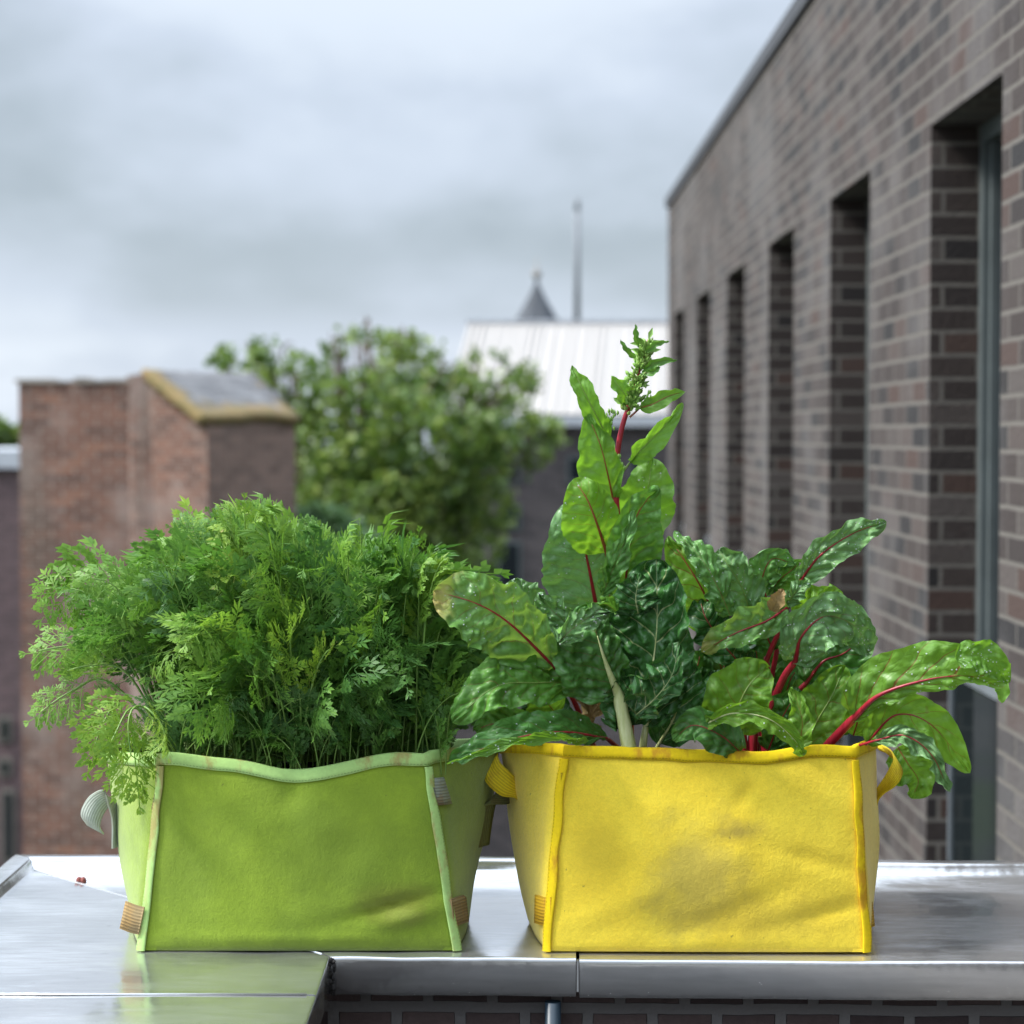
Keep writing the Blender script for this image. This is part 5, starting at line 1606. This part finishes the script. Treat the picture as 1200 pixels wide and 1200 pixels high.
chard_leaf(p4, [(936, 684, Yr + .02), (960, 652, Yr), (998, 626, Yr - .01), (1039, 611, Yr - .01)], 21, 'lf_painted_sheen', stalk=[(885, 892, Yr + .05), (905, 790, Yr + .05), (920, 720, Yr + .03)], smat='st_red', sr=(4, 2.0), al=(10, 20), ar=(-5, 20), wl=0.85, wr=1.1, prof=(0.85, 0.5), ruf=0.004, savoy=0.005, nv=7, seed=42, drops=80)
chard_leaf(p4, [(922, 708, Yr + .02), (935, 692, Yr + .0), (950, 680, Yr - .0)], 12, 'lf_painted_sheen', smat=None, al=(0, 30), ar=(0, 30), seed=43, savoy=0.004, drops=15)
chard_leaf(p4, [(898, 700, Yr + .06), (893, 680, Yr + .05), (905, 655, Yr + .04), (932, 662, Yr + .05)], 20, 'lf_grey', smat='st_red', sr=(1.4, 1), al=(0, 40), ar=(0, 35), seed=44, savoy=0.006, ruf=0.004, drops=30)
chard_leaf(p4, [(880, 722, Yr + .05), (870, 690, Yr + .03), (852, 660, Yr + .02), (842, 644, Yr + .03)], 26, 'lf_painted_sheen', smat='st_green', sr=(1.5, 1.2), al=(0, 30), ar=(0, 30), seed=45, savoy=0.008, ruf=0.004, nv=8, drops=40)
chard_leaf(p4, [(922, 712, Yr - .03), (898, 728, Yr - .06), (862, 742, Yr - .075), (822, 764, Yr - .06)], 24, 'lf_yellowing', stalk=[(880, 892, Yr + .0), (890, 800, Yr + .02), (915, 735, Yr)], smat='st_red', sr=(4.5, 2), al=(0, 20), ar=(0, 35), wl=0.8, wr=1.1, prof=(0.75, 0.5), ruf=0.006, savoy=0.004, nv=6, seed=46, drops=25)
chard_leaf(p4, [(905, 716, Yr - .06), (912, 702, Yr - .075), (918, 690, Yr - .07)], 10, 'lf_brown', smat=None, al=(0, 40), ar=(0, 50), seed=47, savoy=0.002, ruf=0.002, res=(24, 8), label='small dried tan leaf tip')
# low front leaf, folded over
chard_leaf(p4, [(858, 860, Yr - .06), (866, 826, Yr - .08), (880, 800, Yr - .08), (900, 782, Yr - .06)], 44, 'lf_bright', stalk=[(862, 892, Yr - .02), (860, 875, Yr - .04)], smat='st_green', sr=(2, 1.4), al=(0, 20), ar=(-5, 25), wl=1.0, wr=0.85, prof=(0.62, 0.5), ruf=0.006, savoy=0.004, nv=6, seed=48, res=(60, 16))
chard_leaf(p4, [(824, 850, Yr - .10), (858, 836, Yr - .125), (900, 842, Yr - .135), (930, 866, Yr - .13), (942, 886, Yr - .115)], 15, 'lf_bright', smat='st_pale', sr=(1.6, 1.0), al=(15, 30), ar=(15, 30), prof=(0.75, 0.45), ruf=0.004, savoy=0.003, nv=9, seed=49, drops=20)
chard_leaf(p4, [(935, 878, Yr - .10), (940, 845, Yr - .10), (928, 805, Yr - .09)], 16, 'lf_bright', smat=None, al=(0, 25), ar=(0, 35), seed=50, savoy=0.003, ruf=0.004)
# pale underside leaf to the right
chard_leaf(p4, [(940, 892, Yr - .02), (955, 850, Yr - .03), (975, 815, Yr - .03), (990, 780, Yr - .02)], 40, 'lf_bright', smat='st_green', sr=(1.6, 1.0), al=(-5, 25), ar=(-5, 25), wl=0.9, wr=0.75, prof=(0.7, 0.5), seed=51, savoy=0.004, ruf=0.005, nv=5)
# dark low leaf at the rim
chard_leaf(p4, [(868, 882, Yr - .09), (845, 862, Yr - .105), (812, 850, Yr - .105), (788, 868, Yr - .09)], 24, 'lf_darkred', smat='st_red', sr=(1.2, .8), al=(0, 25), ar=(0, 30), seed=52, savoy=0.004, ruf=0.005)
# shaded leaves behind
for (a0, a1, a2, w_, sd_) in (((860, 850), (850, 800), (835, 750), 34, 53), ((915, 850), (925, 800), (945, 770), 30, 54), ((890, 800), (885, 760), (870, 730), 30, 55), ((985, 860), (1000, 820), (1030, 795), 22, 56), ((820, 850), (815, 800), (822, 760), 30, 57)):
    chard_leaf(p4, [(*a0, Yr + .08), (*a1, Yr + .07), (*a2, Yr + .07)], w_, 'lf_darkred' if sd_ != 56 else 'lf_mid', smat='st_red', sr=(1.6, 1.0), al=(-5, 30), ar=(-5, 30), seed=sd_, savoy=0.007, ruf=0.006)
# bare stalks of the bunch
for (a, b_, c, r_) in (((873, 892), (870, 850), (868, 790), 5.5), ((882, 892), (884, 840), (888, 780), 6.0), ((912, 892), (906, 840), (898, 770), 5.0), ((900, 892), (896, 850), (890, 800), 9.0), ((862, 880), (850, 850), (838, 820), 4.0), ((876, 892), (880, 850), (874, 800), 3.2)):
    mb = MB(); pts = catmull([at(*a, Yr - .01), at(*b_, Yr - .005), at(*c, Yr + .03)], 14)
    mb.tube(pts, [(r_ * (1 - 0.35 * i / 13)) * Yr / F for i in range(14)], 10); mb.build('stalk', M['st_red'], p4)

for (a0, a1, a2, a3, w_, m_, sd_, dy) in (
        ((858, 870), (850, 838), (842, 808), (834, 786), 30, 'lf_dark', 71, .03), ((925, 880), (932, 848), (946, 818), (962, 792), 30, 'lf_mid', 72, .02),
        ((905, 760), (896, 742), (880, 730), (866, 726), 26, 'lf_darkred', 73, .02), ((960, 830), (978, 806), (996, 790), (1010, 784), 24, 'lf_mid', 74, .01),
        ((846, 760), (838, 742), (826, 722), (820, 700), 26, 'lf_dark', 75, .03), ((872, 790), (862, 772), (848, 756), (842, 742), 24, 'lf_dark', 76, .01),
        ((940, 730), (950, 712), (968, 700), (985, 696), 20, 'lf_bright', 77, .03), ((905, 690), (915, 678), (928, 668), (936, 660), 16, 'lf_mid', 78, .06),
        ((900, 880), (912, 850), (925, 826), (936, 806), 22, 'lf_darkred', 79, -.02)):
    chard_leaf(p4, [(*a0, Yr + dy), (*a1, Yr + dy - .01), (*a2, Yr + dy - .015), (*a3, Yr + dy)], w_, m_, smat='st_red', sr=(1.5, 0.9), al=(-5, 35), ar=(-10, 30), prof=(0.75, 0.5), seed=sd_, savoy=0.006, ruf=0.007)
for (a0, a1, a2, a3, w_, m_, sd_, dy) in (
        ((668, 800), (650, 786), (630, 772), (612, 762), 26, 'lf_mid', 81, .05), ((690, 790), (676, 764), (660, 742), (640, 728), 26, 'lf_dark', 82, .05),
        ((640, 868), (610, 852), (580, 848), (556, 856), 22, 'lf_mid', 83, .0)):
    chard_leaf(p3, [(*a0, 2.84 + dy), (*a1, 2.83 + dy), (*a2, 2.82 + dy), (*a3, 2.83 + dy)], w_, m_, smat='st_red', sr=(1.5, 0.9), al=(-5, 35), ar=(-10, 30), prof=(0.8, 0.5), seed=sd_, savoy=0.006, ruf=0.007)

# -- 5: leaning to the right, out over the rim
p5 = plant((955, 880, 2.88), 'red-ribbed chard leaning out over the right rim')
chard_leaf(p5, [(1000, 842, 2.81), (1030, 815, 2.78), (1080, 798, 2.755), (1130, 792, 2.75), (1178, 800, 2.76)], 33, 'lf_redvein', stalk=[(950, 895, 2.86), (975, 868, 2.835)], smat='st_red', sr=(6.5, 4.2), al=(-10, 20), ar=(-20, -10), wl=1.35, wr=0.45, prof=(0.88, 0.42), ruf=0.006, savoy=0.004, nv=6, seed=60, drops=60, res=(72, 18), ribend=0.75)
chard_leaf(p5, [(1120, 772, 2.735), (1145, 768, 2.725), (1165, 778, 2.725), (1182, 800, 2.74)], 21, 'lf_brightgreen', smat=None, al=(0, 25), ar=(0, 30), seed=61, savoy=0.004, ruf=0.004, drops=60)
chard_leaf(p5, [(1015, 872, 2.83), (1050, 838, 2.80), (1092, 850, 2.78), (1137, 906, 2.78)], 33, 'lf_bright', stalk=[(960, 895, 2.87), (990, 880, 2.85)], smat='st_red', sr=(3.4, 1.8), al=(0, 15), ar=(0, 25), wl=0.85, wr=0.9, prof=(0.9, 0.6), ruf=0.004, savoy=0.004, nv=6, seed=62, res=(60, 16), ribend=0.8)
chard_leaf(p5, [(1025, 868, 2.78), (1060, 862, 2.755), (1092, 885, 2.75), (1112, 928, 2.755)], 14, 'lf_painted_sheen', stalk=[(985, 880, 2.83)], smat='st_red', sr=(2.4, 1.2), al=(-5, 40), ar=(-5, 50), prof=(0.85, 0.5), ruf=0.004, savoy=0.005, seed=63)
chard_leaf(p5, [(1052, 876, 2.98), (1064, 895, 2.97), (1076, 915, 2.97), (1068, 936, 2.97)], 27, 'lf_brightgreen', smat='st_redbrown', sr=(.9, .6), al=(0, 20), ar=(0, 30), seed=64, savoy=0.005, ruf=0.005)
chard_leaf(p5, [(1000, 862, 2.87), (1010, 830, 2.86), (1020, 800, 2.85), (1034, 778, 2.85)], 25, 'lf_bright', smat='st_red', sr=(1.2, .8), al=(0, 25), ar=(0, 30), seed=65, savoy=0.004, ruf=0.004)
chard_leaf(p5, [(1168, 800, 2.80), (1175, 808, 2.80), (1174, 824, 2.80)], 9, 'lf_brightgreen', smat=None, al=(0, 20), ar=(0, 20), seed=66, savoy=0.001, ruf=0.002, res=(18, 6))

# ------------------------------------------------------------------ light, sky
SUN_EL, SUN_AZ = R(46), R(-98)      # azimuth from +Y, clockwise; left and a little behind the viewer
world = bpy.data.worlds.new("World"); scene.world = world
world.use_nodes = True
wt = world.node_tree
for nd in list(wt.nodes): wt.nodes.remove(nd)
wo = wt.nodes.new('ShaderNodeOutputWorld')


class WN(NT):
    def __init__(self, tree): self.t = tree


w = WN(wt)
sky = wt.nodes.new('ShaderNodeTexSky'); sky.sky_type = 'NISHITA'; sky.sun_disc = False
sky.sun_elevation = SUN_EL; sky.sun_rotation = SUN_AZ; sky.air_density = 1.0; sky.dust_density = 2.0
bg1 = wt.nodes.new('ShaderNodeBackground'); bg1.inputs[1].default_value = 0.10
w.l(sky.outputs[0], bg1.inputs[0])
tc = wt.nodes.new('ShaderNodeTexCoord').outputs['Generated']
sep = wt.nodes.new('ShaderNodeSeparateXYZ'); w.l(tc, sep.inputs[0])
z = w.math('MAXIMUM', sep.outputs[2], 0.0)
n1 = w.noise(w.mapping(tc, scale=(3.8, 3.8, 8.5), loc=(0.35, 0.1, 0.20), rot=(0, R(6), 0)), 1.1, 4, 0.48, 0.15)
n2 = w.noise(w.mapping(tc, scale=(9, 9, 16.0), loc=(2.1, 0.7, 0.6)), 1.2, 5, 0.55)
nn = w.math('ADD', w.math('MULTIPLY', n1, 0.8), w.math('MULTIPLY', n2, 0.2))
# clouds: grey undersides and paler gaps, a bright strip low over the horizon
zz = w.math('ADD', z, w.math('MULTIPLY', w.math('SUBTRACT', nn, 0.5), 0.09))
band = w.ramp(zz, [(0.0, 0.92), (0.036, 0.90), (0.058, 0.58), (0.092, 0.32), (0.130, 0.42), (0.17, 0.55), (0.23, 0.66), (0.5, 0.6)], 'EASE')
cl = w.math('ADD', w.math('MULTIPLY', band, 0.72), w.math('MULTIPLY', w.smooth(nn, 0.36, 0.64), 0.48))
ccol = w.ramp(cl, [(0.12, (0.21, 0.25, 0.285)), (0.42, (0.297, 0.345, 0.393)), (0.75, (0.41, 0.463, 0.542)), (1.0, (0.535, 0.59, 0.66))])
# overcast luminance rises towards the zenith and towards the sun's side
lift = w.smooth(z, 0.19, 0.85, 1.0, 4.2)
side = w.math('ADD', w.math('ADD', 1.0, w.math('MULTIPLY', sep.outputs[0], -0.45)), w.math('MULTIPLY', sep.outputs[1], 0.05))
bg2 = wt.nodes.new('ShaderNodeBackground')
w.l(ccol, bg2.inputs[0]); w.l(w.math('MULTIPLY', lift, w.math('ADD', 1.0, w.math('MULTIPLY', w.smooth(z, 0.2, 0.5), w.math('SUBTRACT', side, 1.0)))), bg2.inputs[1])
mxs = wt.nodes.new('ShaderNodeMixShader'); mxs.inputs[0].default_value = 0.90
w.l(bg1.outputs[0], mxs.inputs[1]); w.l(bg2.outputs[0], mxs.inputs[2]); w.l(mxs.outputs[0], wo.inputs[0])

sl = bpy.data.lights.new('sun', 'SUN'); sl.energy = 3.4; sl.angle = R(13); sl.color = (1.0, 0.97, 0.92)
so = bpy.data.objects.new('sun', sl); link(so)
dirv = Vector((math.sin(SUN_AZ) * math.cos(SUN_EL), math.cos(SUN_AZ) * math.cos(SUN_EL), math.sin(SUN_EL)))
so.rotation_euler = dirv.to_track_quat('Z', 'Y').to_euler()
so.location = (-3, -3, 12)

cd = bpy.data.cameras.new('camera'); co = bpy.data.objects.new('camera', cd); link(co)
cd.sensor_width = 36.0; cd.sensor_fit = 'HORIZONTAL'; cd.lens = 36.0 * F / 1200.0
co.location = CAM; co.rotation_euler = (PI / 2 - PITCH, 0, 0)
cd.clip_start = 0.1; cd.clip_end = 3000
cd.dof.use_dof = True; cd.dof.focus_distance = 2.84; cd.dof.aperture_fstop = 4.8; cd.dof.aperture_blades = 0
scene.camera = co
scene.render.resolution_x = scene.render.resolution_y = 1024

vs = scene.view_settings
vs.view_transform = 'Standard'; vs.look = 'None'; vs.exposure = 0.74; vs.gamma = 1.0; vs.use_curve_mapping = False
scene.cycles.use_denoising = True
scene.cycles.max_bounces = 8
scene.cycles.sample_clamp_indirect = 6.0
